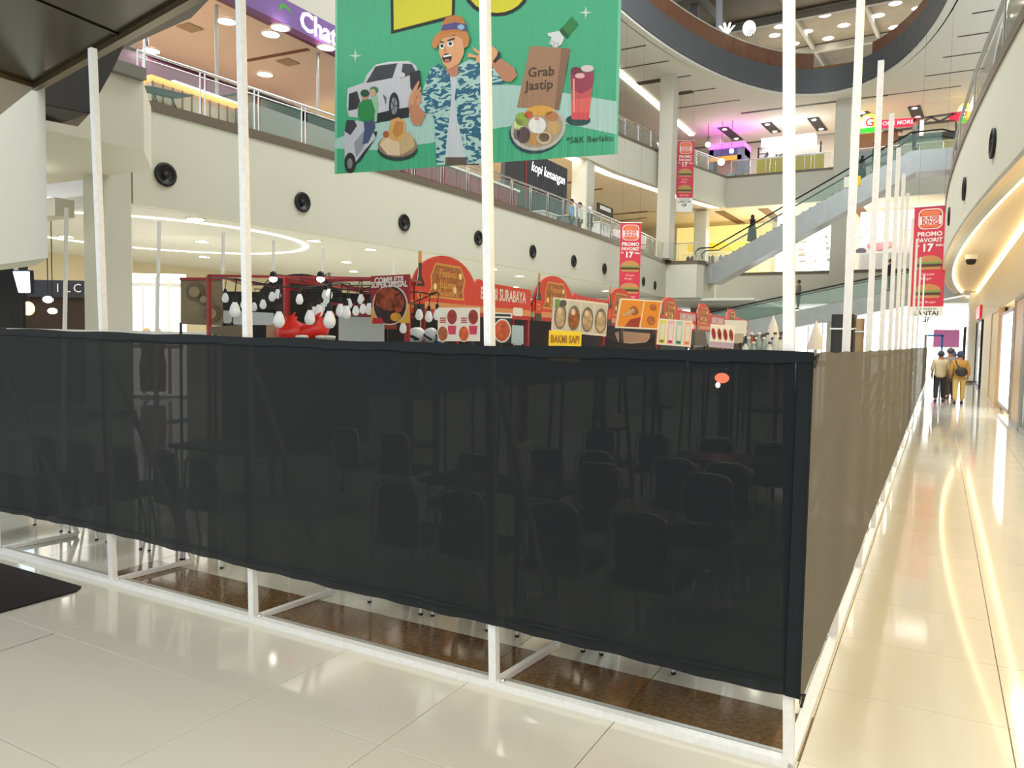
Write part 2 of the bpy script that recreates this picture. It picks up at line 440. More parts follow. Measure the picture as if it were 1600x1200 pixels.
# upper ceiling with the oval opening
OC, OA, OB = (-6.9, 32.0), 7.4, 21.2
def oval(t, da=0.0): return (OC[0] + (OA + da) * sin(t), OC[1] - (OB + da) * cos(t))
def rect_hit(t):
    x, y = oval(t); dx, dy = x - OC[0], y - OC[1]
    k = min((14.0 if dx > 0 else 21.1) / max(abs(dx), 1e-6), (31.0 if dy > 0 else 26.0) / max(abs(dy), 1e-6))
    return (OC[0] + dx * k, OC[1] + dy * k)
N = 96; b = MB(); v = []
for i in range(N):
    t = 2 * pi * i / N; a = oval(t); r = rect_hit(t)
    v += [(a[0], a[1], CEIL), (r[0], r[1], CEIL), (r[0], r[1], CEIL + .3), (a[0], a[1], CEIL + .3)]
f = []
for i in range(N):
    j = (i + 1) % N
    for k in range(4): l = (k + 1) % 4; f.append((4 * i + k, 4 * i + l, 4 * j + l, 4 * j + k))
struct('ceiling_upper', b.add(v, f), WHITEC)
def ring(da0, da1, z0, z1, t0=0.0, t1=2 * pi, n=96):
    b = MB(); v = []; f = []; full = t1 - t0 > 6.28; k = n if full else n + 1
    for i in range(k):
        t = t0 + (t1 - t0) * i / n; a = oval(t, da0); c = oval(t, da1)
        v += [(*a, z0), (*c, z0), (*c, z1), (*a, z1)]
    for i in range(n):
        j = (i + 1) % k
        for q in range(4): l = (q + 1) % 4; f.append((4 * i + q, 4 * i + l, 4 * j + l, 4 * j + q))
    if not full: f += [(0, 1, 2, 3), (4 * n, 4 * n + 1, 4 * n + 2, 4 * n + 3)]
    return b.add(v, f)
rg = struct('wall_oval', ring(0, .4, CEIL + .0, 19.35), GRAY)
ring(-.06, .3, CEIL - .05, CEIL + .06).build('rim_moulding', WHITEC, rg)
ring(-.02, .3, CEIL + .18, CEIL + .26).build('rim_shadow_line', GRAY, rg)
WOOD = mat('brown_wood_cladding', (132, 92, 70), .45, noise=.15, nscale=3)
ring(.15, .4, 19.35, 20.35, pi + .12, pi + 1.6, 40).build('wood_parapet', WOOD, rg)
ring(.1, .45, 20.35, 20.42, pi + .12, pi + 1.6, 40).build('parapet_coping', CREAM, rg)
ring(.15, .4, 19.35, 20.1, pi - 1.6, pi - .35, 40).build('wood_parapet', WOOD, rg)
struct('floor_top', ring(.4, 16, 19.0, 19.3), mat('top_floor', (120, 110, 96), .5))
RZ = 25.0
rf = struct('ceiling_roof', MB().box((-40, 32, RZ), (26, 92, RZ + .3)), mat('olive_roof_deck', (122, 112, 92), .7, noise=.1, nscale=1))
for k in range(12):
    x = -34 + k * 4.6
    MB().bar((x, 40, RZ - .2), (x + 3, 90, RZ - .2), .22, .4).build('roof_beam', mat('roof_beam_grey', (150, 146, 134), .6), rf)
for k in range(5):
    MB().bar((-38, 52 + 7 * k, RZ - .35), (24, 49 + 7 * k, RZ - .35), .3, .5).build('cross_beam', mat('roof_beam_grey', (150, 146, 134), .6), rf)
struct('wall_top_far', MB().box((-40, 84, 19.2), (26, 84.4, 25.2)), mat('top_back_wall', (96, 78, 58), .7))
MB().bar(Zp(1085, 0, RZ) - Vector((0, 0, .4)), Zp(1098, 66, RZ) - Vector((0, 0, 3.2)), .5, .5).build('slanted_roof_brace', mat('roof_beam_grey', (150, 146, 134), .6), rf)
def downlight(loc, label, group, r=.12, m=None):
    t = thing('downlight', label, 'ceiling light', loc, 0, group)
    MB().lathe([(r, 0), (r * 1.25, 0), (r * 1.25, -.015), (r, -.02)], (0, 0, 0), 16, caps=False).build('trim_ring', WHITE, t, local=True)
    MB().lathe([(.001, -.012), (r, -.012)], (0, 0, 0), 16, caps=False).build('lamp_face', m or LAMP, t, local=True)
    return t
def downlights(pts, label, group, r, m=None):
    p0 = None
    for i, p in enumerate(pts):
        lab = label % ORD[i] if '%s' in label else label
        if p0 is None: p0 = downlight(p, lab, group, r, m)
        else: dup(p0, p, 0, lab)
RL = sorted([Zp(940 + u / 2.424, v / 2.424, RZ - .02) for u, v in [(845, 57), (1048, 58), (917, 95), (1113, 12), (1200, 30), (1110, 103), (675, 100), (655, 133), (778, 118), (858, 145), (728, 165)]], key=lambda p: p.x)
downlights([(p.x, p.y, p.z) for p in RL], 'round roof downlight seen through the oval opening, %s from the left', 'roof downlights', .36)
# lounge counter and clutter beyond the oval
lc = thing('lounge_counter', 'dark lounge counter with ochre top beyond the far rim of the oval opening', 'counter', (-5, 58, 19.3))
MB().box((-10, 57.2, 19.3), (2, 57.8, 20.4)).build('body', mat('dark_brown_panel', (60, 46, 38), .6), lc)
MB().box((-10.2, 57, 20.4), (2.2, 58, 20.75)).build('top', mat('ochre_panel', (176, 130, 62), .6), lc)
# dark slots in the upper ceiling
SL = [(-15.9, -14.5, 40.4), (-17, -14.1, 43.15), (-17, -13.65, 46.05), (-16, -12.95, 49.0), (-16.8, -12.1, 52.0), (-12.7, .5, 55.05), (-1.4, 1.6, 52.2), (-.5, 1.6, 49.3), (.15, 1.6, 46.4), (.7, 1.6, 43.5), (1.0, 1.8, 40.5)]
DKS = mat('slot_dark', (70, 66, 58), .7)
for i, (x0, x1, y) in enumerate(SL):
    t = thing('ceiling_slot', 'dark linear air slot in the white upper ceiling, %s of the series' % ORD[i], 'air slot', (x0, y, CEIL), 0, 'ceiling air slots')
    MB().box((x0, y - .07, CEIL - .012), (x1, y + .07, CEIL)).build('groove', DKS, t)
    if i in (2, 3): MB().box((x0 + (0 if i == 2 else .1), y - .28, CEIL - .03), ((x0 + x1) / 2 + .1, y + .28, CEIL - .012)).build('grille', DARK, t)
    if i == 5: MB().box((x0, y - .16, CEIL - .02), (-3.5, y + .16, CEIL - .012)).build('grille', DARK, t)
# spotlight pans in the ceiling of the far second gallery
for i, (a, c) in enumerate((((1129, 199), (1154, 219)), ((1197, 192), (1213, 207)), ((1270, 184), (1285, 204)), ((1347, 175), (1354, 181)), ((1428, 166), (1435, 185)))):
    p, q = Zp(*a, CEIL - .02), Zp(*c, CEIL - .02)
    t = thing('spotlight_pan', 'black recessed spotlight pan in the ceiling above the far gallery, %s from the left' % ORD[i], 'ceiling light', p, 0, 'spotlight pans')
    d = (q - p); d = d * min(1, 6 / d.length); MB().bar(p, p + d, .75, .06).build('pan', DARK, t)
    for k in (.12, .85): c0 = p + d * k; MB().lathe([(.001, -.05), (.16, -.05), (.16, .0)], c0, 12).build('lamp_face', LAMP, t)
# ------------------------------------------------------------------ far end: galleries, shops, escalators
wf = struct('wall_far_upper', MB().box((-13.5, YF, L2B), (9, YF + .4, L2T)), CREAM2)
MB().box((-13.5, YF - .04, L2T), (9, YF + .4, L2F)).build('edge_band', BROWN, wf)
struct('floor_far_upper', MB().box((-28, YF + .4, L2B + .1), (12, 64, L2F - .02)), PEACH)
wf1 = struct('wall_far_lower', MB().box((-14, YF, 4.5), (9, YF + .4, L1T)), CREAM2)
MB().box((-14, YF - .04, L1T), (9, YF + .4, L1F)).build('edge_band', BROWN, wf1)
struct('floor_far_lower', MB().box((-28, YF + .4, 4.5), (12, 64, L1F - .02)), WHITEC)
struct('wall_far_back_upper', MB().box((-28, 63.5, L2F), (12, 63.8, CEIL)), mat('pale_back_wall', (222, 218, 206), .6))
struct('wall_far_back_lower', MB().box((-28, 63.5, L1F), (12, 63.8, L2B + .2)), mat('pale_back_wall', (222, 218, 206), .6))
struct('wall_gallery_left_upper', MB().box((-27, 12, L2F), (-26.7, 64, CEIL)), mat('pale_back_wall', (222, 218, 206), .6))
struct('wall_gallery_left_lower', MB().box((-27, 8, L1F), (-26.7, 64, L2B + .2)), mat('pale_back_wall', (222, 218, 206), .6))
def far_balustrade(label, x0, x1, z, n, y=YF + .2):
    t = thing('glass_balustrade', label, 'balustrade', (x0, y, z))
    MB().tube([(x0, y, z + 1.05), (x1, y, z + 1.05)], .035, 6).build('handrail', CHROME, t)
    for i in range(n + 1):
        x = x0 + (x1 - x0) * i / n; MB().tube([(x, y, z), (x, y, z + 1.05)], .025, 6).build('post', CHROME, t)
        if i < n: MB().add([(x + .06, y, z + .06), (x + (x1 - x0) / n - .06, y, z + .06), (x + (x1 - x0) / n - .06, y, z + .98), (x + .06, y, z + .98)], [(0, 1, 2, 3)]).build('glass_pane', GLASS, t)
far_balustrade('glass balustrade of the far second gallery in front of the yellow panels', -13.3, -6.7, L2F, 5)
far_balustrade('glass balustrade of the far second gallery right of the tall column', -5.5, 1.0, L2F, 5)
far_balustrade('glass balustrade of the far first gallery behind the escalator', -12.5, -6.2, L1F, 5)
far_balustrade('glass balustrade of the far first gallery before the grey display', -5.3, 0.5, L1F, 5)
def column(label, x0, y0, x1, y1, z0, z1, m=CREAM2):
    t = thing('square_column', label, 'column', ((x0 + x1) / 2, (y0 + y1) / 2, z0)); o = MB()
    e = .04
    v = [(x0 + e, y0), (x1 - e, y0), (x1, y0 + e), (x1, y1 - e), (x1 - e, y1), (x0 + e, y1), (x0, y1 - e), (x0, y0 + e)]
    o.poly([(a, b, z0) for a, b in v], (0, 0, z1 - z0)).build('shaft', m, t)
    MB().box((x0 - .03, y0 - .03, z0), (x1 + .03, y1 + .03, z0 + .12)).build('plinth', BROWN, t)
    return t
column('tall cream column beside the far second gallery yellow panels', -6.55, YF - .35, -5.6, YF + .5, 0, CEIL)
column('cream column standing at the end of the left galleries', -15.3, 45.3, -14.45, 46.3, L1F, CEIL)
column('short cream column behind the end of the left first gallery', -15.9, 55.5, -15.0, 56.4, L1F, L2B)
column('cream column in the upper left gallery near the magenta kiosk', -16.2, 60.0, -15.3, 60.9, L2F, CEIL)
p = Xp(911, 330, -16.9); column('cream column behind the left first gallery balustrade', -17.4, p.y - .5, -16.5, p.y + .55, L1F, L2B + .1)
# landing block of the left first gallery where the escalator starts
lb = struct('wall_landing', MB().poly([(-15.6, 45.8, 4.47), (-12.9, 45.9, 4.47), (-12.6, 46.4, 4.47), (-12.6, 49, 4.47), (-15.6, 49, 4.47)], (0, 0, 2.02)), CREAM)
MB().poly([(-15.6, 45.76, 6.49), (-12.85, 45.86, 6.49), (-12.5, 46.4, 6.49), (-12.5, 49, 6.49), (-15.6, 49, 6.49)], (0, 0, .2)).build('edge_band', BROWN, lb)
struct('ceiling_far_ground', MB().box((-28, 46.4, 4.3), (-9.6, 56, 4.46)), WHITEC)
struct('wall_ground_recess', MB().box((-16, 55.6, 0), (-9.4, 56, 4.3)), mat('taupe_wall', (150, 138, 124), .7))
far_balustrade('short glass balustrade on the landing at the foot of the upper escalator', -15.2, -13.0, L1F, 2, 46.0)
# escalator up to the second gallery
def incline(name, label, X0, Z0, X1, Z1, y0, y1, th, flat0, flat1, gh, steps=True):
    t = thing(name, label, 'escalator', (X0, y0, Z0 - th))
    s = (Z1 - Z0) / (X1 - X0); k = th * .94
    top = [(X0 - flat0, Z0), (X0, Z0), (X1, Z1), (X1 + flat1, Z1)]
    bot = [(X1 + flat1, Z1 - th), (X1 + .28 * 1, Z1 - th), (X0 + .28, Z0 - th), (X0 - flat0, Z0 - th)]
    MB().poly([(x, y0, z) for x, z in top + bot], (0, y1 - y0, 0)).build('truss_cladding', STEEL, t)
    for xx in [X0 + (X1 - X0) * i / 5 for i in range(0, 6)]:
        zz = Z0 + (xx - X0) * s
        MB().box((xx - .015, y0 - .012, zz - th * .97), (xx + .015, y0, zz)).build('cladding_seam', DARK if False else ALUD, t)
    for yy in (y0 + .08, y1 - .08):
        g0, g1 = gh * .92, .04
        MB().add([(X0 - flat0 * .7, yy, Z0 + g1), (X0, yy, Z0 + g1), (X1, yy, Z1 + g1), (X1 + flat1 * .7, yy, Z1 + g1), (X1 + flat1 * .7, yy, Z1 + g0), (X1, yy, Z1 + g0), (X0, yy, Z0 + g0), (X0 - flat0 * .7, yy, Z0 + g0)],
                 [(0, 1, 6, 7), (1, 2, 5, 6), (2, 3, 4, 5)]).build('glass_panel', GLASS, t)
        MB().tube([(X0 - flat0 * .9, yy, Z0 + gh * .5), (X0 - flat0 * .95, yy, Z0 + gh * .8), (X0 - flat0 * .7, yy, Z0 + gh), (X0, yy, Z0 + gh), (X1, yy, Z1 + gh), (X1 + flat1 * .7, yy, Z1 + gh), (X1 + flat1 * .95, yy, Z1 + gh * .8)], .045, 8).build('handrail', BLACK, t)
    if steps:
        n = int((Z1 - Z0) / .21); b = MB()
        for i in range(n):
            x = X0 + (X1 - X0) * i / n; z = Z0 + (Z1 - Z0) * i / n
            b.box((x, y0 + .2, z + .02), (x + (X1 - X0) / n, y1 - .2, z + .12))
        b.build('steps', DARK, t, kind='stuff')
    else:
        MB().add([(X0, y0 + .2, Z0 + .02), (X1, y0 + .2, Z1 + .02), (X1, y1 - .2, Z1 + .02), (X0, y1 - .2, Z0 + .02)], [(0, 1, 2, 3)]).build('pallet_belt', DARK, t)
    return t
incline('escalator', 'long steel clad escalator climbing to the right up to the second gallery', -12.3, 6.55, -1.8, 12.25, 47, 48.6, 1.15, 1.1, 2.1, 1.0)
incline('moving_walkway', 'gently sloping glass sided moving walkway below the escalator', -13.5, 2.25, 1.2, 5.35, 45.0, 46.6, .85, .5, 1.0, .95, steps=False)
# ------------------------------------------------------------------ fence: posts, rails, screens
FY, SX = 3.3, -.473
ff = thing('fence_frame', 'white aluminium post frame holding the long black front screen', 'fence frame', (-3.5, FY, 0))
MB().box((-9.6, FY - .03, 0), (SX, FY + .02, .035)).build('base_rail', ALU, ff)
MB().box((-9.6, FY + .06, 0), (SX, FY + .085, .018)).build('floor_channel', ALUD, ff)
PX = [(-9.3, -.16), (-7.9, -.16), (-6.5, -.16), (-5.01, -.15 * 3.7 / 3.64), (-3.62, -.104), (-1.9, -.135), (SX, -.143)]
for x, lean in PX:
    top = 3.7 if abs(x + 5.01) < .01 else 3.95
    MB().bar((x, FY, .02), (x + lean, FY, top), .042, .042, (0, 1, 0)).build('post', ALU, ff)
    if -9 < x < SX - .1:
        MB().bar((x, FY, .018), (x + .06, FY + .62, .018), .035, .03).build('floor_strut', ALU, ff)
        MB().bar((x + .06, FY + .62, .02), (x - .02, FY + .03, 1.55), .032, .03).build('diagonal_brace', ALU, ff)
        MB().lathe([(.012, 0), (.014, .012), (.001, .016)], (x + .05, FY - .0, .035), 8).build('bolt', CHROME, ff)
MB().box((-9.6, FY - .02, 1.69), (SX, FY + .0, 1.715)).build('top_rail', ALU, ff)
fs = thing('fence_frame', 'white aluminium post frame running along the corridor side', 'fence frame', (SX, 15, 0))
MB().box((SX - .025, FY, 0), (SX + .025, 38, .035)).build('base_rail', ALU, fs)
SY = [4.87, 6.5, 8.0, 9.4, 10.8, 12.2, 14.6, 17.4, 21.0, 26.0, 32.0, 38]
for y in SY:
    MB().bar((SX, y, .02), (SX, y, 3.9 + .15 * (y < 5)), .042, .042, (1, 0, 0)).build('post', ALU, fs)
    MB().bar((SX, y, .018), (SX - .5, y, .018), .035, .03).build('floor_strut', ALU, fs)
    MB().bar((SX - .5, y, .02), (SX - .03, y, 1.5), .032, .03).build('diagonal_brace', ALU, fs)
MB().box((SX - .012, FY, 1.66), (SX + .0, 38, 1.685)).build('top_rail', ALU, fs)
fb = thing('fence_frame', 'thin white pole frame far behind, in front of the left shops', 'fence frame', (-13.3, 10, 0))
for x, y in ((-13.35, 7.9), (-13.2, 9.6), (-13.3, 11.2), (-13.3, 12.6), (-13.3, 14.2), (-13.3, 17), (-13.3, 20)):
    MB().bar((x, y, 0), (x + .04, y + .1, 3.9), .05, .05, (0, 1, 0)).build('post', ALU, fb)
MB().box((-13.35, 7.0, 1.74), (-13.3, 20, 1.8)).build('top_rail', ALU, fb)
MB().box((-13.35, 7.0, 0), (-13.3, 20, .04)).build('base_rail', ALU, fb)
def interp(tab, u):
    if u <= tab[0][0]: return tab[0][1]
    for (a, p), (b, q) in zip(tab, tab[1:]):
        if u <= b: return p + (q - p) * (u - a) / (b - a)
    return tab[-1][1]
def screen(fun, us, top, bot, nz):
    v = []; f = []
    for u in us:
        zt, zb = interp(top, u), interp(bot, u)
        zb += .003 * sin(u * 9.1) + .003 * sin(u * 23.7); zt += .004 * sin(u * 7.3)
        for k in range(nz + 1):
            s = k / nz; v.append(fun(u, zb + (zt - zb) * s, s))
    for i in range(len(us) - 1):
        for k in range(nz): q = i * (nz + 1) + k; f.append((q, q + 1, q + nz + 2, q + nz + 1))
    return MB().add(v, f, True)
topF = [(-9.6, 1.79), (-6.4, 1.776), (-4.95, 1.758), (-3.6, 1.746), (-1.95, 1.727), (-.5, 1.728), (-.44, 1.728)]
botF = [(-9.6, .34), (-6.44, .345), (-4.98, .362), (-3.6, .339), (-1.92, .326), (-.46, .305), (-.44, .305)]
us = ran(-9.6, SX + .038, 150)
sf = screen(lambda u, z, s: (u, FY - .035 - .004 * sin(u * 3.1) * sin(pi * s) - .003 * sin(u * 17 + z * 2) * (1 - s) ** 2, z), us, topF, botF, 14).build('fabric_screen', FABF)
tag(sf, 'long black mesh fabric screen stretched across the front of the enclosure', 'fabric screen')
screen(lambda u, z, s: (u, FY - .039, z), ran(SX - .02, SX + .04, 2), topF, botF, 14).build('corner_hem', HEM, sf)
screen(lambda u, z, s: (u, FY - .041 - .003 * sin(u * 17 + z * 2), z), us, [(a, b + .062) for a, b in botF], [(a, b + .05) for a, b in botF], 1).build('bottom_hem_stitch', HEM, sf)
screen(lambda u, z, s: (u, FY - .043, z), us, [(a, b + .003) for a, b in topF], [(a, b - .045) for a, b in topF], 1).build('top_hem', HEM, sf)
topS = [(3.2, 1.728), (4.9, 1.722), (12, 1.72), (18, 1.73), (38, 1.72)]
botS = [(3.2, .285), (5.0, .26), (7.2, .30), (12, .29), (38, .28)]
ss = screen(lambda u, z, s: (SX + .036 + .006 * sin(u * 4.2) * sin(pi * s) * min(1, u - FY + .045), u, z), ran(FY - .043, 17.8, 90), topS, botS, 12).build('fabric_screen', FABS)
tag(ss, 'black mesh fabric screen running along the corridor, warm light put into its brown colour', 'fabric screen')
s3 = screen(lambda u, z, s: (SX + .034, u, z), ran(17.8, 38, 40), topS, botS, 6).build('fabric_screen', FABG)
tag(s3, 'pale grey end of the corridor fabric screen, farthest from the camera', 'fabric screen')
# corner cable ties
for i, z in enumerate((1.70, .33)):
    t = MB().tube([(SX + .04, FY - .05, z), (SX + .06, FY - .07, z + .02), (SX + .05, FY - .09, z - .03)], .006, 6).build('cable_tie', BLACK)
    tag(t, ('black cable tie at the top corner of the front screen', 'black cable tie at the bottom corner of the front screen')[i], 'cable tie')
# floor mats
CARP = mat('black_carpet', (22, 20, 22), .95, bump=.4, bscale=220)
mt = MB().poly([(-5.09, 3.12, .001), (-5.03, 3.05, .001), (-5.06, 1.2, .001), (-9, 1.2, .001), (-9, 3.14, .001)], (0, 0, .012)).build('floor_mat', CARP)
tag(mt, 'black carpet mat lying on the tiles at the left in front of the screen', 'mat')
mt = MB().box((-12, 4.15, .001), (-7.4, 5.2, .012)).build('floor_mat', CARP); tag(mt, 'black carpet mat behind the front screen at the far left', 'mat')
# ------------------------------------------------------------------ banquet chairs behind the screen
SEATM = mat('dark_red_vinyl', (46, 26, 28), .5)
CHAIRC = mat('chair_chrome', (228, 231, 234), .25, .5)
def make_chair():
    t = thing('banquet_chair', 'x', 'chair', (0, 0, 0), 0, None)
    w = .2
    MB().poly([(p[0], p[1], .42) for p in rrect(-.2, .0, .2, .42, .06)], (0, 0, .055)).build('seat', SEATM, t, local=True)
    bk = MB().poly([(p[0], 0, p[1]) for p in rrect(-.15, .5, .15, .81, .07)], (0, .03, 0)).build('backrest', SEATM, t, local=True)
    arch = [(-.2, 0, .40), (-.19, -.005, .6), (-.17, -.01, .78)] + [(-.13 + .0, -.01, .825), (-.08, -.01, .835), (.08, -.01, .835), (.13, -.01, .825), (.17, -.01, .78), (.19, -.005, .6), (.2, 0, .40)]
    MB().tube(arch, .0115, 8).build('back_frame', CHAIRC, t, local=True)
    for sx in (-1, 1):
        l = MB().tube([(sx * .2, .0, .42), (sx * .212, .0, .01)], .0115, 8).build('leg', CHAIRC, t, local=True)
        MB().tube([(sx * .2122, 0, .014), (sx * .213, 0, 0)], .0135, 8).build('foot_cap', RUBBER, l, local=True)
        l = MB().tube([(sx * .19, .38, .42), (sx * .2, .46, .01)], .0115, 8).build('leg', CHAIRC, t, local=True)
        MB().tube([(sx * .2, .4595, .014), (sx * .2, .461, 0)], .0135, 8).build('foot_cap', RUBBER, l, local=True)
    MB().tube([(-.2, .02, .41), (.2, .02, .41)], .01, 6).build('seat_rail', CHAIRC, t, local=True)
    return t
rows = [(3.93, [-6.9, -6.38, -5.82, -5.3, -4.86, -3.02, -2.52, -1.9, -1.37], 0, 'dark banquet chair in the row right behind the front screen, %s from the left'),
        (5.95, [-2.95, -2.49, -1.8, -1.38, -4.6, -5.2], 0, 'dark banquet chair in the second row seen faintly through the screen, %s in the row'),
        (7.5, [-3.1, -2.5, -1.87, -1.35], 0, 'dark banquet chair in the third row seen faintly through the screen, %s from the left'),
        (5.35, [-1.38, -2.2, -3.3], pi, 'dark banquet chair turned to face the second row, %s in its row')]
proto = None
for y, xs, rz, lab in rows:
    for i, x in enumerate(xs):
        lb_ = lab % ORD[i]; r = rz + random.uniform(-.08, .08)
        if proto is None:
            proto = make_chair(); proto.matrix_basis = Matrix.Translation((x, y, 0)) @ Matrix.Rotation(r, 4, 'Z'); proto['label'] = lb_; proto['group'] = 'banquet chairs behind the screen'
        else: dup(proto, (x, y, 0), r, lb_)
TABT = mat('dark_table_top', (58, 52, 48), .4)
for i, (x, y) in enumerate(((-2.7, 4.75), (-1.5, 6.85), (-5.6, 4.85))):
    t = thing('folding_table', 'folding table with a dark top seen through the screen, ' + ('between the first chair rows', 'before the third chair row', 'near its left end')[i], 'table', (x, y, 0))
    MB().box((x - .55, y - .25, .715), (x + .55, y + .25, .745)).build('tabletop', TABT, t)
    for sx in (-.5, .5):
        for sy in (-.2, .2): MB().tube([(x + sx, y + sy, .715), (x + sx, y + sy, 0)], .014, 8).build('leg', CHROME, t)
# white things standing behind the screen and faintly showing through it
for i, (px, py, d, w, h) in enumerate(((810, 745, 5.6, .11, .2), (955, 655, 7.3, .07, .16), (1032, 640, 8.0, .08, .3))):
    pass
# ------------------------------------------------------------------ right side shopfronts along the corridor
RX = 1.57
PEACHP = mat('peach_panel', (226, 190, 150), .45)
wall = struct('wall_right', MB().box((1.72, 2, 0), (2.0, 58, 4.6)), mat('warm_cream_wall', (226, 212, 178), .55))
b = MB().box((RX, 8, 2.95), (1.72, 52, 4.42)); b.build('bulkhead', mat('warm_cream_wall', (226, 212, 178), .55), wall)
def front(name, label, cat, y0, y1, z0, z1, m, fr=None, dx=0.0, th=.08):
    t = thing(name, label, cat, (RX, y0, z0))
    MB().box((RX + dx, y0, z0), (RX + dx + th, y1, z1)).build('face', m, t)
    if fr:
        bb = MB().box((RX + dx - .03, y0 - .05, z0), (RX + dx + th, y0 + .06, z1)); bb.build('frame', fr, t)
        MB().box((RX + dx - .03, y1 - .06, z0), (RX + dx + th, y1 + .05, z1)).build('frame', fr, t)
        MB().box((RX + dx - .03, y0, z1 - .08), (RX + dx + th, y1, z1)).build('frame', fr, t)
        MB().box((RX + dx - .03, y0, z0), (RX + dx + th, y1, z0 + .1)).build('frame', fr, t)
    return t
front('storefront', 'peach panelled shopfront nearest on the right wall', 'shopfront', 19.6, 21.9, 0, 2.95, PEACHP, ALUD)
front('storefront', 'grey mullion glass door beside the peach shopfront on the right', 'shopfront', 15, 19.4, 0, 2.95, GLASS, ALUD)
front('display_window', 'bright lit display window in the right shopfronts', 'display window', 22.2, 26.2, .15, 2.75, LITWIN, mat('mauve_frame', (150, 128, 122), .4))
front('pilaster', 'pale yellow pilaster on the right wall past the display window', 'pilaster', 26.8, 30.4, 0, 2.95, mat('pale_yellow_panel', (246, 224, 160), .5), PEACHP, dx=-.04, th=.12)
front('pilaster', 'cream pilaster on the right wall farther down the corridor', 'pilaster', 31.2, 36.5, 0, 2.95, mat('pale_yellow_panel', (246, 224, 160), .5), None, dx=-.02, th=.1)
front('glazed_entrance', 'dark glazed shop door on the right wall far down the corridor', 'door', 38.4, 43.5, 0, 3.0, mat('dark_door_glass', (44, 42, 44), .15), DARK)
sg = front('shop_sign', 'small red shop sign above the dark door far down the corridor', 'sign', 38.8, 42.5, 3.05, 3.6, mat('red_sign', (190, 40, 50), .4, emit=.6), None, dx=-.1, th=.1)
column('white square column standing far down the corridor', 1.25, 44.2, 1.62, 46.5, 0, 4.45, WHITE)
front('glazed_entrance', 'slim dark door edge at the far end of the corridor', 'door', 49.5, 51, 0, 2.9, DARK, DARK, dx=-.35)
# end of the corridor and the glazed entrance
struct('wall_end', MB().box((-16, 63.4, 0), (6, 63.8, 4.5)), mat('white_end_wall', (240, 240, 238), .6))
w = struct('window_1', MB().box((-9.4, 60, 0), (-1.6, 60.1, 4.3)), glow('daylight_glass', (250, 252, 255), 3.2))
for i in range(9):
    x = -9.4 + i * .975; MB().box((x - .05, 59.9, 0), (x + .05, 60, 4.3)).build('mullion', ALU, w)
w = struct('window_2', MB().box((-1.4, 62.6, 0), (2.2, 62.7, 4.3)), glow('daylight_glass', (250, 252, 255), 3.2))
for x in (-1.4, -.2, 1.0, 2.2): MB().box((x - .05, 62.5, 0), (x + .05, 62.6, 4.3)).build('mullion', ALU, w)
t = thing('wall_poster', 'large magenta poster panel at the far end of the corridor', 'poster', (.4, 58, 2.0))
for x in (-.3, 1.1): MB().bar((x, 58.03, 0), (x, 58.03, 1.75), .05, .05, (0, 1, 0)).build('leg', WHITE, t)
MB().box((-.35, 58, 1.75), (1.15, 58.06, 2.9)).build('panel', mat('magenta_poster', (206, 120, 190), .5), t)
MB().box((-.38, 57.98, 1.72), (1.18, 58.0, 1.78)).build('frame', WHITE, t)
t = thing('blue_gate_frame', 'bright blue doorway frame at the far end of the corridor', 'gate', (-.5, 50, 0))
BLUE = mat('blue_frame', (40, 110, 200), .4)
p = Xp(1472, 525, -.2); 
MB().box((-.75, 50, 0), (-.65, 50.1, 2.45)).build('post', BLUE, t); MB().box((.1, 50, 0), (.2, 50.1, 2.45)).build('post', BLUE, t); MB().box((-.75, 50, 2.35), (.2, 50.1, 2.45)).build('lintel', BLUE, t)
# kiosk columns standing before the bright entrance
for lab, a, z1, d, mm in (('dark grey round cornered kiosk tower before the bright entrance', ((1299, 1336)), 491, 30, DARK), ('second dark kiosk tower just right of the first', (1326, 1338), 492, 33, mat('dark_taupe', (90, 82, 80), .5)), ('tan board standing right of the dark kiosk towers', (1338, 1350), 497, 31, mat('tan_board', (176, 150, 112), .6))):
    p, q = Dp(a[0], z1, d), Dp(a[1], z1, d)
    t = thing('kiosk_tower', lab, 'kiosk', (p.x, p.y, 0))
    MB().poly([(v[0] + (p.x + q.x) / 2, v[1] + p.y, 0) for v in rrect(-(q.x - p.x) / 2, 0, (q.x - p.x) / 2, .7, .12)], (0, 0, p.z)).build('body', mm, t)
    MB().box((p.x - .03, p.y - .03, p.z * .8), (q.x + .03, p.y, p.z * .8 + .06)).build('band', ALU, t)
# ------------------------------------------------------------------ left ground floor shops, column, cove ring
t = column('wide cream column at the left holding the near end of the gallery', -15.6, 9.7, -14.93, 10.38, 0, 6.4, CREAM2)
t = thing('ring_cove_light', 'elliptical white cove light ring in the left ground floor ceiling', 'cove light', (-19.6, 15, L1B))
v = []; f = []; n = 64
for i in range(n):
    a = 2 * pi * i / n
    for r in (0, .16): v.append((-19.3 + (3.6 - r) * cos(a), 14.3 + (4.4 - r) * sin(a), L1B))
    for r in (.16, 0): v.append((-19.3 + (3.6 - r) * cos(a), 14.3 + (4.4 - r) * sin(a), L1B + .018))
for i in range(n):
    j = (i + 1) % n
    for k in range(4): l = (k + 1) % 4; f.append((4 * i + k, 4 * i + l, 4 * j + l, 4 * j + k))
MB().add(v, f).build('light_strip', glow('ring_glow', (255, 246, 226), 4), t)
downlights([(x, y, L1B + .015) for x, y in ((-15.5, 12.4), (-19.1, 15.5), (-22.8, 18.6), (-15.7, 8.4), (-15.75, 16.6), (-15.6, 18.9), (-19.1, 21.8), (-15.35, 26), (-15.9, 29.2), (-19.4, 35.2), (-16.0, 39.2), (-19.5, 43.0), (-22, 13.2), (-21.5, 25))],
           'round downlight in the ground floor ceiling beneath the left gallery, %s of its scatter', 'ground floor downlights', .19)
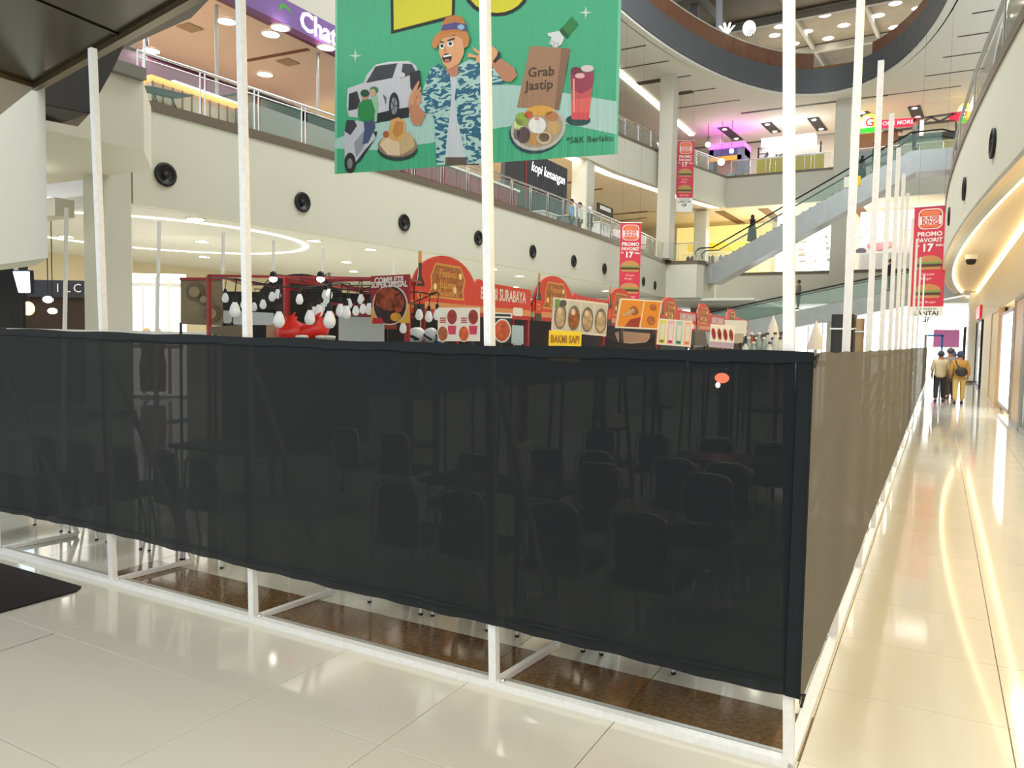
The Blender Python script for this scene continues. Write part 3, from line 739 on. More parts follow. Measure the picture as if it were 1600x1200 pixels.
wl = struct('wall_ground_left', MB().box((-27.5, 4, 0), (-27.2, 56, 4.5)), mat('warm_cream_wall', (226, 212, 178), .55))
struct('wall_ground_side', MB().box((-29, 3.2, 0), (-17, 3.5, 4.5)), mat('warm_cream_wall', (226, 212, 178), .55))
def lshop(label, a, z1, d, m, cat='shopfront'):
    p, q = Dp(a[0], z1, d), Dp(a[1], z1, d)
    t = thing('storefront', label, cat, (p.x, p.y, 0)); n = (q - p); n.z = 0; n = Vector((-n.y, n.x, 0)).normalized() * .2
    MB().poly([(p.x, p.y, .05), (q.x, q.y, .05), (q.x, q.y, p.z), (p.x, p.y, p.z)], n).build('backlit_face', m, t)
    return t, p, q, n
t, p, q, n = lshop('bright white backlit shopfront to the right of the wide column', (206, 286), 427, 21, LITWIN)
for z in (1.4, 3.08):
    MB().bar((p.x, p.y, z), (q.x, q.y, z), .12, .1).build('frame', WHITE, t)
for k in (.25, .5, .75): r = p.lerp(q, k) - n * .3; MB().bar((r.x, r.y, .1), (r.x, r.y, 3.3), .07, .07, (0, 1, 0)).build('mullion', WHITE, t)
for k, c in ((.45, (210, 150, 120)), (.66, (200, 120, 100))):      # mannequins in the lit window
    r = p.lerp(q, k) - n * 2.4
    mq = thing('mannequin', 'dressed shop mannequin in the bright left shopfront, ' + ('left one of two' if k < .5 else 'right one of two'), 'mannequin', (r.x, r.y, .1))
    MB().lathe([(.18, .1), (.2, .8), (.14, 1.15), (.2, 1.4), (.06, 1.52), (.05, 1.58)], (r.x, r.y, .1), 12).build('dress', mat('dress%d' % int(k * 100), c, .8), mq)
    MB()._ell((r.x, r.y, 1.8), (.09, .1, .12), 10, 8).build('head', PEACHP, mq)
    MB().lathe([(.2, 0), (.2, .02), (.02, .03), (.02, .12)], (r.x, r.y, 0), 12).build('stand', CHROME, mq)
t = thing('storefront', 'dark cafe front with unlit sign letters at the left behind the poles', 'shopfront', Dp(90, 470, 19))
p, q = Dp(-40, 436, 19), Dp(140, 441, 19)
q.z = p.z; n = Vector((.45, -.9, 0))
MB().poly([(p.x, p.y, 0), (q.x, q.y, 0), (q.x, q.y, p.z), (p.x, p.y, p.z)], (-.12, .25, 0)).build('dark_interior', mat('dark_brown_interior', (52, 36, 26), .6, noise=.3, nscale=2), t)
MB().poly([(p.x, p.y, p.z - .42), (q.x, q.y, p.z - .42), (q.x, q.y, p.z + .0), (p.x, p.y, p.z + .0)], (.04, -.1, 0)).build('sign_fascia', mat('navy_fascia', (42, 50, 66), .4), t)
bm_ = board_mtx(p.lerp(q, .5) + Vector((.06, -.15, -.2)), q - p, (0, 0, 1))
sb = thing('shop_lettering', 'row of thin pale letters on the navy fascia of the dark cafe', 'sign', mtx=bm_)
for i, ch in enumerate('ILC'): text(ch, .3, WHITE, sb, .75 + .24 * i, 0, 1, bold=0)
for (px, py, d, c, s_) in ((44, 482, 17.5, (255, 190, 90), .13), (75, 468, 17.8, (255, 244, 225), .11), (82, 486, 17.8, (255, 225, 200), .1)):
    p = Dp(px, py, d)
    t = thing('pendant_lamp', {44: 'glowing amber pendant lamp in the dark cafe at the far left', 75: 'flat white pendant lamp in the dark cafe left of the column', 82: 'small warm pendant lamp under the white one in the dark cafe'}[px], 'lamp', p)
    MB()._ell(p, (s_, s_, s_ * (1.2 if px == 44 else .7)), 12, 8).build('bulb', glow('pendant%d' % px, c, 7), t)
    MB().tube([p + Vector((0, 0, s_ * .7)), (p.x, p.y, 4.6)], .012, 6).build('cord', BLACK, t)
p = Dp(33, 437, 14.7)
t = thing('video_screen', 'tilted glowing bluish white screen at the far left above the fence', 'screen', p)
MB().poly([Dp(20, 424, 14.7), Dp(43, 424, 14.7), Dp(44, 457, 14.7), Dp(29, 457, 14.7)], (-.02, .05, 0)).build('display', glow('screen_glow', (205, 232, 255), 4), t)
MB().bar(Dp(36, 457, 14.76), Dp(36, 457, 14.76) * 1 + Vector((0, 0, -Dp(36, 457, 14.76).z)), .06, .06, (0, 1, 0)).build('stand', BLACK, t)
MB().poly([Dp(18, 422, 14.75), Dp(45, 422, 14.75), Dp(46, 459, 14.75), Dp(27, 459, 14.75)], (-.05, .12, 0)).build('bezel', BLACK, t)
t = thing('dark_partition', 'navy black partition at the extreme left below the cream bulkhead', 'partition', Dp(5, 460, 15))
MB().poly([Dp(-60, 400, 15), Dp(20, 405, 15), Dp(26, 430, 15), Dp(14, 512, 15), Dp(-60, 512, 15)], (-.1, .3, 0)).build('panel', mat('navy_black', (20, 26, 34), .6), t)
MB().poly([Dp(16, 404, 14.95), Dp(20, 404, 14.95), Dp(27, 430, 14.95), Dp(24, 430, 14.95)], (-.02, .06, 0)).build('edge_trim', WHITE, t)
# ------------------------------------------------------------------ bronze clad bridge soffit and bulkhead above the left
SZ = Dp(57, 133, 9.6).z
e0, e1, e2 = Zp(0, 115, SZ), Zp(57, 133, SZ), Zp(300, -6, SZ)
d1 = (e1 - e0).normalized(); d2 = (e2 - e1).normalized()
A = e1; Bq = e1 - d1 * 9; Cq = e2 + d2 * 2
so = struct('ceiling_bronze', MB().poly([A, Cq, Cq - d1 * 9, Bq], (0, 0, .25)), BRONZE)
MB().bar(A - d2 * .05 + Vector((0, 0, -.02)), Cq + Vector((0, 0, -.02)), .09, .08).build('edge_trim', BRTRIM, so)
MB().bar(A + Vector((0, 0, -.015)), Bq + Vector((0, 0, -.015)), .06, .06).build('edge_trim', BRTRIM, so)
jn = A.lerp(Cq, .42); MB().bar(jn + Vector((0, 0, -.004)), jn - d1 * 9 + Vector((0, 0, -.004)), .03, .02).build('sheet_joint', BRONZED, so)
# dark escalator side hanging beyond the soffit edge
ep = [(66, 128), (300, -4), (330, -4), (236, 38), (200, 57), (178, 105), (155, 147), (141, 177), (69, 163)]
dd = 10.6
off = ray(100, 120); off.z = 0; off = Matrix.Rotation(radians(9), 3, 'Z') @ off.normalized() * .9
dk = struct('wall_bronze', MB().poly([Dp(px, py, dd) for px, py in ep], off), BRONZED)
MB().poly([Dp(69, 163, dd) + off * .02, Dp(141, 177, dd) + off * .02, Dp(97, 192, dd), Dp(69, 187, dd)], (0, .05, .03)).build('lower_sheet', BRONZE, dk)
# cream bulkhead box under the soffit
bx0, bx1 = Dp(68, 131, 9.6), Dp(75, 403, 9.6); bz0 = bx1.z; bz1 = SZ
vx = Vector((bx1.x, bx1.y, 0)); lx = -Vector((cos(radians(-10)), sin(radians(-10)), 0))
fw = ray(72, 300); fw.z = 0; fw = Matrix.Rotation(radians(6), 3, 'Z') @ fw.normalized()
bk = struct('wall_bulkhead', MB().poly([Vector((vx.x, vx.y, bz0)), Vector((vx.x, vx.y, bz0)) + lx * 6, Vector((vx.x, vx.y, bz0)) + lx * 6 + fw * 1.5, Vector((vx.x, vx.y, bz0)) + fw * 1.5], (0, 0, bz1 - bz0)), CREAM)
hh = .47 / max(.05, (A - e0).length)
MB().poly([A + Vector((0, 0, -.01)), A - d1 * 4, A - d1 * 4 + Vector((0, 0, -4 * hh))], Vector((d1.y, -d1.x, 0)).normalized() * -.05).build('side_fascia', CREAM2, bk)  # triangle of the bridge side, its shade put into the darker cream
# pale block of the bridge landing left of the gallery
q = [Zp(60, 200, 4.95), Zp(225, 237, 4.95), Zp(237, 265, 4.95), Zp(185, 253, 4.95), Zp(60, 232, 4.95)]
gb = struct('wall_landing_left', MB().poly([q[0], q[1], q[2], q[2] + Vector((-4, 0, 0))], (0, 0, 1.2)), CREAM)
top = 4.95 + 1.2
MB().bar(Vector((q[0].x, q[0].y - .03, top + .1)), Vector((q[1].x, q[1].y - .03, top + .1)), .3, .2).build('edge_band', mat('grey_edge', (120, 118, 112), .5), gb)
def seg_bal(label, P, zf, h=1.0):
    t = thing('glass_balustrade', label, 'balustrade', P[0])
    MB().tube([Vector((p.x, p.y, zf + h)) for p in P], .035, 8).build('handrail', CHROME, t)
    for a, c in zip(P, P[1:]):
        n = max(1, int((c - a).length / 1.1))
        for i in range(n):
            u, w_ = a.lerp(c, i / n), a.lerp(c, (i + 1) / n); u.z = w_.z = zf
            MB().tube([u, u + Vector((0, 0, h))], .024, 6).build('post', CHROME, t)
            MB().add([u.lerp(w_, .08) + Vector((0, 0, .05)), u.lerp(w_, .92) + Vector((0, 0, .05)), u.lerp(w_, .92) + Vector((0, 0, h - .1)), u.lerp(w_, .08) + Vector((0, 0, h - .1))], [(0, 1, 2, 3)]).build('glass_pane', GLASS, t)
    return t
seg_bal('short glass balustrade on the bridge landing beside the bronze escalator side', [Vector((q[0].x, q[0].y + .1, 0)), Vector((q[1].x - .1, q[1].y + .1, 0)), Vector((q[2].x - .1, q[2].y, 0))], top + .2)
struct('wall_ground_beam', MB().box((-19, 9.2, 4.1), (-15.7, 9.6, 4.46)), CREAM2)
# ------------------------------------------------------------------ tea kiosk on the left first gallery
SHOPC = mat('shop_ceiling', (230, 216, 202), .6)
struct('ceiling_tea_shop', MB().box((-21.4, 9.5, 10.2), (-16.3, 21.5, 10.26)), SHOPC)
def pm(x, y0, y1, z0, z1):               # board facing +X
    return board_mtx((x, y0, z0), (0, 1, 0), (0, 0, 1))
ts = thing('shop_sign', 'purple fascia sign of the tea shop with white lettering and a green leaf emblem', 'sign', mtx=pm(-16.2, 9.5, 21.5, 10.18, 10.98))
MB().box((0, .17, -.12), (12, .85, 0)).build('fascia', PURPLE, ts, local=True)
MB().box((0, 0, -.14), (12, .17, .01)).build('lower_band', PURPLED, ts, local=True)
cpx = Xp(470, 40, -16.2); lx_ = cpx.y - 9.5
text('Chatime', .76, LITSIGN, ts, lx_ - .05, .50, 2, 'LEFT', .015, ext=.01)
e = Xp(447, 25, -16.2).y - 9.5
ppoly([(e - .28, .5), (e - .22, .66), (e - .05, .72), (e + .12, .66), (e + .22, .5), (e + .08, .6), (e - .06, .62), (e - .18, .56), (e - .24, .44)], 'leaf_emblem', mat('leaf_green', (60, 150, 60), .5), ts, 3)
tb = thing('shop_back_wall', 'plum and white back wall of the tea shop', 'shop wall', (-19.8, 12, L1F))
MB().box((-21.4, 9.5, 9.0), (-21.3, 21.5, 10.2)).build('plum_band', PURPLED, tb); MB().box((-21.4, 9.5, L1F), (-21.3, 21.5, 9.0)).build('pale_panel', PEACHP, tb)
MB().box((-21.3, 21.4, L1F), (-16.8, 21.5, 9.3)).build('side_panel', PURPLED, tb)
downlights([(p.x, p.y, 10.19) for p in [Zp(a, c, 10.19) for a, c in ((354, 33), (423, 53), (438, 43), (510, 74), (414, 116), (236, 79))]], 'bright downlight in the tea shop ceiling, %s of six', 'tea shop downlights', .24)
s0, s1 = Zp(384, 95, 10.19), Zp(482, 77, 10.19)
t = MB().bar(s0, s1, .14, .03).build('ceiling_slot', mat('slot_brown', (120, 84, 56), .6)); tag(t, 'brown slot running across the tea shop ceiling', 'air slot')
for i, (a, c) in enumerate(((297, 43), (450, 97))):
    p = Zp(a, c, 10.19); t = MB().box((p.x - .25, p.y - .25, 10.17), (p.x + .25, p.y + .25, 10.195)).build('ceiling_vent', mat('vent_taupe', (170, 150, 126), .6)); tag(t, 'square vent in the tea shop ceiling, ' + ('left of the big lamp' if i == 0 else 'near the sign'), 'air vent')
for i, (px, a, c) in enumerate(((338, 10, 112), (497, 74, 150))):
    p = Xp(px, a, -16.6)
    t = MB().tube([(-16.6, p.y, 10.2), (-16.6, p.y, 7.6 if i == 0 else 8.2)], .045, 8).build('hanging_rod', ALUD); tag(t, 'steel rod dropping from the tea shop ceiling, ' + ('near the lit counter' if i == 0 else 'beside the green banner'), 'rod')
ct = thing('tea_counter', 'long lit tea shop counter behind the glass balustrade', 'counter', (-16.2, 14, L1F))
MB().box((-16.9, 14.2, L1F), (-15.6, 20.6, L1F + .98)).build('body', mat('counter_grey', (150, 150, 142), .4), ct)
MB().box((-17.0, 14.1, L1F + 1.2), (-15.5, 20.7, L1F + 1.26)).build('top_rail', BLACK, ct)
MB().box((-16.9, 11.8, L1F), (-16.2, 14.2, L1F + .9)).build('front_panel', mat('counter_cream', (222, 206, 180), .4), ct)
for y in ran(11.8, 14.2, 9): MB().box((-16.22, y - .015, L1F), (-16.18, y + .015, L1F + .9)).build('groove', mat('counter_groove', (120, 100, 84), .5), ct)
MB().box((-16.95, 11.7, L1F + .92), (-16.1, 15.4, L1F + 1.0)).build('glowing_edge', glow('orange_glow', (255, 170, 90), 1.6), ct)
MB().box((-16.6, 12.6, L1F + 1.02), (-16.5, 15.6, L1F + 1.2)).build('lit_menu', LITSIGN, ct)
t = thing('umbrella_table', 'dark board leaning behind the glass near the gallery corner', 'board', (-15.7, 11.6, L1F))
MB().poly([(-15.8, 11.4, L1F + .62), (-15.75, 12.6, L1F + .72), (-15.75, 12.2, L1F + .55), (-15.8, 11.4, L1F + .5)], (-.3, 0, .03)).build('top', BLACK, t)
MB().bar((-15.8, 11.7, L1F), (-15.9, 11.6, L1F + .6), .03).build('leg', BLACK, t); MB().bar((-15.8, 12.3, L1F), (-15.85, 12.0, L1F + .6), .03).build('leg', BLACK, t)
# maroon counters and coffee shop further along the gallery
MAROON = mat('maroon_panel', (146, 52, 66), .5)
mc = thing('maroon_counter', 'row of maroon panels behind the balustrade under the green banner', 'counter', (-15.2, 24, L1F))
yy = 19.7
for i in range(5):
    MB().box((-15.25, yy + .06, L1F), (-14.9, yy + 1.42, L1F + .92)).build('panel', MAROON, mc)
    MB().box((-14.9, yy + .2, L1F + .1), (-14.88, yy + 1.28, L1F + .8)).build('inset', mat('maroon_inset', (126, 40, 56), .5), mc); yy += 1.48
MB().box((-15.4, 19.6, L1F + .92), (-14.85, 27.2, L1F + .99)).build('top', WHITE, mc)
t = MB().box((-15.3, 17.6, L1F), (-14.95, 19.5, L1F + .9)).build('tan_cabinet', mat('tan_laminate', (190, 164, 116), .5)); tag(t, 'tan laminate cabinet left of the maroon panels', 'cabinet')
kb = thing('coffee_shop_sign', 'dark slatted coffee shop wall with white script lettering', 'sign', mtx=board_mtx((-16.6, 29.0, L1F), (0, 1, 0), (0, 0, 1)))
MB().box((0, 0, -.2), (6.3, 3.6, 0)).build('wall_panel', mat('slate_panel', (74, 74, 80), .5), kb, local=True)
for k in range(26): MB().box((2.0 + k * .165, 0, 0), (2.05 + k * .165, 3.6, .03)).build('slat', mat('slate_slat', (58, 58, 64), .5), kb, local=True)
MB().box((1.85, 0, 0), (1.92, 3.6, .04)).build('red_edge', mat('red_edge', (170, 40, 46), .5), kb, local=True)
MB().box((0, 0, 0), (1.85, 3.6, .02)).build('black_panel', DARK, kb, local=True)
text('kopi kenangan', .64, LITSIGN, kb, 4.15, 2.95, 20, bold=0, ext=.002, sx=.95, shear=.25)
# glazed rails, small display and people-high clutter behind the glass farther along
for i, (y, h, c, lab) in enumerate(((31.5, .9, (206, 212, 210), 'pale grey service desk behind the glass under the coffee sign'), (34.2, 1.1, (120, 130, 132), 'grey upright cabinet behind the glass right of the coffee sign'), (38.2, 1.35, (226, 226, 220), 'white shelf unit behind the glass near the burger banner'), (40.4, 1.2, (120, 84, 76), 'brown shelf unit behind the glass near the burger banner'))):
    t = thing('display_cabinet', lab, 'cabinet', (-16, y, L1F)); cm = mat('cab%d' % i, c, .5)
    MB().box((-16.5, y, L1F), (-16.0, y + 1.5, L1F + h)).build('body', cm, t); MB().box((-16.55, y - .04, L1F + h), (-15.95, y + 1.54, L1F + h + .05)).build('top', WHITE, t)
    for k in (1, 2): MB().box((-16.0, y + .5 * k - .01, L1F + .08), (-15.985, y + .5 * k + .01, L1F + h - .06)).build('groove', DARK, t)
t = thing('menu_board', 'small black menu board hung behind the left column', 'board', Xp(940, 322, -16.2)); p = Xp(933, 316, -16.2); q = Xp(944, 338, -16.2)
MB().box((-16.22, p.y, q.z), (-16.16, q.y + 1.2, p.z)).build('panel', BLACK, t); MB().box((-16.15, p.y + .3, (p.z + q.z) / 2), (-16.14, q.y + .8, (p.z + q.z) / 2 + .2)).build('lettering', WHITE, t)
for i, (px, py) in enumerate(((905, 262), (982, 300), (1040, 296), (932, 243))):
    pass
SLB = mat('slot_brown', (120, 84, 56), .6)
for i, (a, c) in enumerate((((886, 286), (897, 284)), ((925, 297), (941, 295)), ((960, 335), (1012, 330)), ((968, 345), (1010, 340)), ((1036, 348), (1050, 346)))):
    p, q = Zp(*a, L2B + .11), Zp(*c, L2B + .11); t = MB().bar(p, q, .3, .03).build('ceiling_slot', SLB); tag(t, 'brown slot in the cream first gallery ceiling, %s from the left' % ORD[i], 'air slot', 'first gallery ceiling slots')
# ------------------------------------------------------------------ far first gallery shops
t = thing('clothes_shop', 'yellow lit clothes shop behind the landing balustrade', 'shopfront', (-16, 60, L1F))
MB().box((-19, 61.5, L1F), (-11.6, 61.7, L1F + 4.3)).build('yellow_wall', mat('warm_yellow_wall', (250, 228, 150), .5, emit=.5), t)
MB().box((-17.2, 58.6, L1F + 2.0), (-12.8, 58.8, L1F + 2.6)).build('yellow_fascia', mat('yellow_sign', (250, 206, 30), .5, emit=.5), t)
rc = random.Random(4)
for i in range(14):
    x = -17 + i * .31; c = [(60, 60, 66), (120, 40, 40), (230, 220, 200), (90, 110, 140), (200, 160, 60)][i % 5]
    g = thing('garment', 'garment on the rail of the yellow lit shop, %s from the left' % ORD[i], 'clothes', (x, 58, L1F + 1.5), 0, 'garments in the yellow shop')
    MB().poly([(x - .12, 58, L1F + .5), (x + .12, 58, L1F + .5), (x + .13, 58, L1F + 1.5), (x + .04, 58, L1F + 1.62), (x - .04, 58, L1F + 1.62), (x - .13, 58, L1F + 1.5)], (0, .12, 0)).build('cloth', mat('garm%d' % (i % 5), c, .8), g)
    MB().tube([(x, 58.05, L1F + 1.6), (x, 58.05, L1F + 1.72)], .012, 5).build('hook', CHROME, g)
t = MB().tube([(-17.4, 58.05, L1F), (-17.4, 58.05, L1F + 1.72), (-12.6, 58.05, L1F + 1.72), (-12.6, 58.05, L1F)], .02, 6).build('clothes_rail', CHROME); tag(t, 'chrome clothes rail holding the garments in the yellow lit shop', 'clothes rail')
w = thing('lit_shop', 'overexposed white shop with small dark goods behind the escalator', 'shopfront', (-9, 60, L1F))
MB().box((-10.9, 60, L1F), (-5.9, 60.2, L2B)).build('lit_wall', LITWIN, w)
for i in range(16):
    p = Yp(1240 + (i * 37) % 56, 368 + (i * 29) % 48, 59.9)
    MB().box((p.x - .12 - .1 * (i % 3), 59.85, p.z - .06), (p.x + .12, 59.98, p.z + .06 + .1 * (i % 2))).build('shelf_goods', mat('goods%d' % (i % 3), [(120, 110, 100), (200, 190, 170), (150, 120, 110)][i % 3], .6), w)
w = thing('grey_display', 'grey display wall with a pink floral print behind the far balustrade', 'display', (-2, 60, L1F))
MB().box((-5.2, 59.6, L1F), (1.6, 59.8, L1F + 3.1)).build('panel', mat('grey_display_panel', (176, 168, 170), .5, noise=.06, nscale=1), w)
MB().box((-5.2, 59.5, L1F + 3.1), (1.6, 59.8, L1F + 4.4)).build('white_header', glow('white_header', (255, 255, 252), 1.6), w)
MB().box((-5.0, 59.0, L1F), (1.4, 59.4, L1F + 1.5)).build('counter', mat('counter_mid', (150, 146, 150), .5), w)
for i, (px, py, r, c) in enumerate(((1345, 392, .35, (60, 60, 70)), (1375, 385, .45, (180, 110, 120)), (1385, 382, .4, (190, 120, 130)), (1310, 396, .5, (150, 140, 150)), (1362, 384, .3, (170, 90, 100)))):
    p = Yp(px, py, 59.55); MB().poly([(p.x + a, 59.6, p.z + b_) for a, b_ in ell_pts(0, 0, r, r * .6, 12)], (0, -.04 - .01 * i, 0)).build('print_spot', mat('spot%d' % i, c, .6), w)
p = Yp(1325, 367, 59.4); hb = thing('header_lettering', 'faint grey lettering on the white header above the grey display', 'sign', mtx=board_mtx((p.x, 59.48, p.z), (1, 0, 0), (0, 0, 1)))
for k in range(6): ppoly([(-.9 + .32 * k, -.15), (-.68 + .32 * k, -.15), (-.68 + .32 * k, .15), (-.9 + .32 * k, .15)], 'letter_block', mat('grey_letter', (170, 176, 176), .5), hb, 1)
for i, (a, c) in enumerate((((1124, 330), (1158, 349)), ((1192, 326), (1219, 346)), ((1340, 324), (1352, 339)))):
    p, q = Zp(*a, L2B + .09), Zp(*c, L2B + .09); d = q - p; d = d * min(1, 7 / d.length)
    t = MB().bar(p, p + d, .7, .05).build('ceiling_slot', mat('slot_brown', (120, 84, 56), .6)); tag(t, 'long dark spotlight slot in the far first gallery ceiling, %s from the left' % ORD[i], 'air slot', 'far gallery slots')
t = thing('dark_shop', 'dark shopfront with white shelves at the right end of the far first gallery', 'shopfront', (1.2, 56, L1F))
MB().box((.2, 57, L1F), (6, 57.3, L2B)).build('wall_panel', mat('dark_mauve', (64, 50, 62), .5), t)
MB().box((1.0, 56.8, L1F + 2), (1.5, 57, L1F + 3.4)).build('pink_panel', mat('pink_panel', (170, 60, 100), .5), t)
for k in range(6): MB().box((2.0, 56.7, L1F + 1.6 + .3 * k), (2.6, 57, L1F + 1.72 + .3 * k)).build('shelf', WHITE, t)
# ------------------------------------------------------------------ far second gallery kiosks
t = thing('game_kiosk', 'kiosk with a glowing magenta roof edge on the far second gallery', 'kiosk', (-14, 58, L2F))
p, q = Yp(1111, 229, 58), Yp(1166, 226, 58)
MB().box((p.x, 57.4, p.z - .35), (q.x, 59.6, p.z)).build('roof', glow('magenta_edge', (240, 90, 230), 1.8), t)
MB().box((p.x - .1, 57.6, p.z - .9), (q.x, 59.4, p.z - .36)).build('blue_header', mat('indigo_header', (76, 72, 130), .5), t)
MB().box((p.x, 57.5, p.z - 1.25), (q.x - .2, 57.7, p.z - .92)).build('orange_stripe', mat('orange_stripe', (226, 150, 50), .5), t)
MB().box((q.x - .5, 57.5, L2F), (q.x, 59.4, p.z - .36)).build('corner_post', mat('slate_blue', (110, 112, 140), .5), t)
MB().box((p.x, 57.6, L2F), (p.x + .3, 59.4, p.z - .36)).build('corner_post', mat('slate_blue', (110, 112, 140), .5), t)
MB().box((p.x + .3, 58.6, L2F), (q.x - .5, 58.8, p.z - .9)).build('back_panel', mat('pale_pink_panel', (214, 176, 176), .6), t)
for k in range(3): MB().box((p.x + .5 + .8 * k, 57.7, L2F), (p.x + 1.1 + .8 * k, 58.2, L2F + .7)).build('machine', mat('mach%d' % k, [(170, 70, 80), (90, 150, 150), (200, 190, 90)][k], .5), t)
yp = thing('yellow_fence', 'yellow panel barrier standing on the far second gallery behind the glass', 'barrier', (-9, 56.4, L2F))
x0, x1 = Yp(1182, 262, 56.4).x, Yp(1288, 255, 56.4).x
for k in range(7): w_ = (x1 - x0) / 7; MB().box((x0 + k * w_ + .02, 56.4, L2F), (x0 + (k + 1) * w_ - .02, 56.46, L2F + 1.25)).build('panel', mat('olive_yellow', (208, 190, 56), .5), yp)
MB().box((x0, 56.38, L2F + 1.25), (x1, 56.5, L2F + 1.33)).build('top_rail', ALU, yp)
av = thing('white_pavilion', 'white lit pavilion with a peaked sign above the yellow barrier', 'pavilion', (-9, 58.5, L2F))
x0, x1 = Yp(1187, 230, 58.4).x, Yp(1284, 222, 58.4).x
MB().box((x0, 58.6, L2F), (x1, 58.9, L2F + 2.4)).build('back_panel', mat('pale_grey_panel', (216, 216, 220), .5), av)
MB().box((x0 + .2, 57.9, L2F + 2.45), (x1 - .4, 58.9, L2F + 3.1)).build('lit_header', LITSIGN, av)
for x in (x0, x1): MB().box((x - .05, 58.0, L2F), (x + .05, 58.1, L2F + 2.5)).build('post', DARK, av)
for k in range(4): MB().box((x0, 58.0, L2F + 1.2 + .4 * k), (x0 + (x1 - x0) * .12, 58.06, L2F + 1.25 + .4 * k)).build('rail', DARK, av)
p = Yp(1186, 246, 58.3); ab = thing('pavilion_lettering', 'dark letters on the white pavilion beside a lit peaked lamp', 'sign', mtx=board_mtx((p.x, 58.55, p.z), (1, 0, 0), (0, 0, 1)))
text('Avo', .95, mat('charcoal_letter', (70, 70, 80), .5), ab, 1.0, 0, 1)
p = Yp(1205, 243, 57); t = MB().poly([(p.x - .3, 57, p.z - .6), (p.x + .3, 57, p.z - .6), (p.x + .05, 57, p.z + .7), (p.x - .05, 57, p.z + .7)], (0, .1, 0)).bar((p.x, 57.05, p.z - .6), (p.x, 57.05, L2F), .05, .05, (0, 1, 0)).build('peaked_lamp', LITSIGN); tag(t, 'glowing white peaked lamp over the yellow barrier', 'lamp')
for i, (px, py, s_) in enumerate(((1127, 253, .24), (1143, 236, .16), (1106, 226, .18))):
    p = Yp(px, py, 56.5); t = thing('globe_lamp', 'bright globe lamp near the magenta kiosk, ' + ('lowest', 'middle', 'topmost')[i] + ' of the three', 'lamp', p)
    MB()._ell(p, (s_, s_, s_), 12, 8).build('globe', LAMP, t); MB().tube([p + Vector((0, 0, s_ * .9)), (p.x, p.y, CEIL)], .02, 6).build('stem', DARK, t)
nb = thing('neon_lettering', 'white lit shop lettering at the end of the left second gallery', 'sign', mtx=board_mtx(Xp(1053, 236, -15.4) + Vector((-.6, 0, 0)), (.35, 1, 0), (0, 0, 1)))
text('XO', 1.1, LITSIGN, nb, 0, 0, 1, bold=.03)
# food court signs right of the tall column
def d2(px, py): return Yp(px, py, 57.5)
eb = thing('emblem_sign', 'round yellow and green emblem sign with a red letter on the far second gallery', 'sign', mtx=board_mtx(d2(1357, 193), (1, 0, 0), (0, 0, 1)))
ppoly(ell_pts(0, 0, .62, .62), 'disc', mat('emblem_yellow', (250, 224, 60), .5, emit=.9), eb, 1, .1)
ppoly(ell_pts(-.1, .02, .40, .46), 'white_disc', mat('emblem_white', (255, 250, 240), .5, emit=1.2), eb, 63 + 1)
ppoly([(-.5, -.3), (.5, -.3), (.42, -.62), (-.42, -.62)], 'green_base', mat('emblem_green', (40, 200, 40), .5, emit=.9), eb, 66)
text('G', .8, mat('emblem_red', (210, 50, 30), .5, emit=.5), eb, .08, .02, 70, bold=.02)
rb_ = thing('red_sign', 'long red sign with small white lettering beside the round emblem', 'sign', mtx=board_mtx(d2(1403, 192), (1, 0, -.04), (0, 0, 1)))
MB().box((-1.3, -.27, -.1), (1.3, .27, 0)).build('panel', mat('neon_red', (235, 30, 60), .5, emit=.9), rb_, local=True)
text('ONE MORE', .36, mat('pale_pink_letter', (255, 190, 190), .5, emit=.8), rb_, 0, 0, 2, bold=.02)
e2_ = dup(eb, label='second round emblem sign at the far right edge by the curved fascia', mtx=board_mtx(d2(1507, 177), (.6, -.8, 0), (0, 0, 1)))
t = MB().box((d2(1494, 182).x - .4, 57.5, d2(1494, 182).z - .3), (d2(1494, 182).x + .4, 57.6, d2(1494, 182).z + .3)).build('red_sign_block', MATS['neon_red']); tag(t, 'short red sign block left of the far right emblem', 'sign')
tr = thing('food_court_frame', 'dark steel truss frame over the far food court stalls', 'truss', d2(1320, 220))
TR = mat('dark_truss', (78, 66, 60), .5)
for a, c in (((1317, 197), (1350, 193)), ((1317, 205), (1370, 200)), ((1436, 185), (1495, 177)), ((1438, 193), (1493, 188)), ((1440, 192), (1455, 183)), ((1455, 183), (1468, 190)), ((1468, 190), (1490, 178)), ((1380, 206), (1436, 199)), ((1395, 201), (1410, 206)), ((1436, 184), (1436, 230)), ((1318, 196), (1314, 262)), ((1494, 190), (1494, 235))):
    MB().bar(d2(*a), d2(*c), .12, .12).build('truss_bar', TR, tr)
t = thing('food_stall', 'brown fronted food stall below the round emblem', 'stall', d2(1360, 225))
p, q = Yp(1342, 215, 57.8), Yp(1402, 232, 57.8); MB().box((p.x, 57.8, q.z), (q.x, 58.2, p.z + .2)).build('front', mat('stall_brown', (146, 104, 76), .6), t); MB().box((p.x, 57.7, L2F), (q.x, 58.2, q.z)).build('base', DARK, t)
t = thing('green_counter', 'long olive counter with a dark top on the far second gallery', 'counter', d2(1450, 222))
p, q = Yp(1402, 217, 58.4), Yp(1492, 228, 58.4); MB().box((p.x, 58.4, L2F), (q.x, 58.8, p.z - .3)).build('body', mat('olive_front', (176, 172, 110), .5), t); MB().box((p.x, 58.3, p.z - .3), (q.x, 58.9, p.z + .15)).build('top', mat('dark_teal', (60, 72, 72), .4), t)
t = MB().box((d2(1440, 200).x - .1, 57.2, d2(1440, 205).z - .3), (d2(1440, 200).x + .12, 57.4, d2(1440, 195).z + .2)).build('lit_menu_strip', LITSIGN); tag(t, 'slim upright lit menu strip on the far food court frame', 'sign')
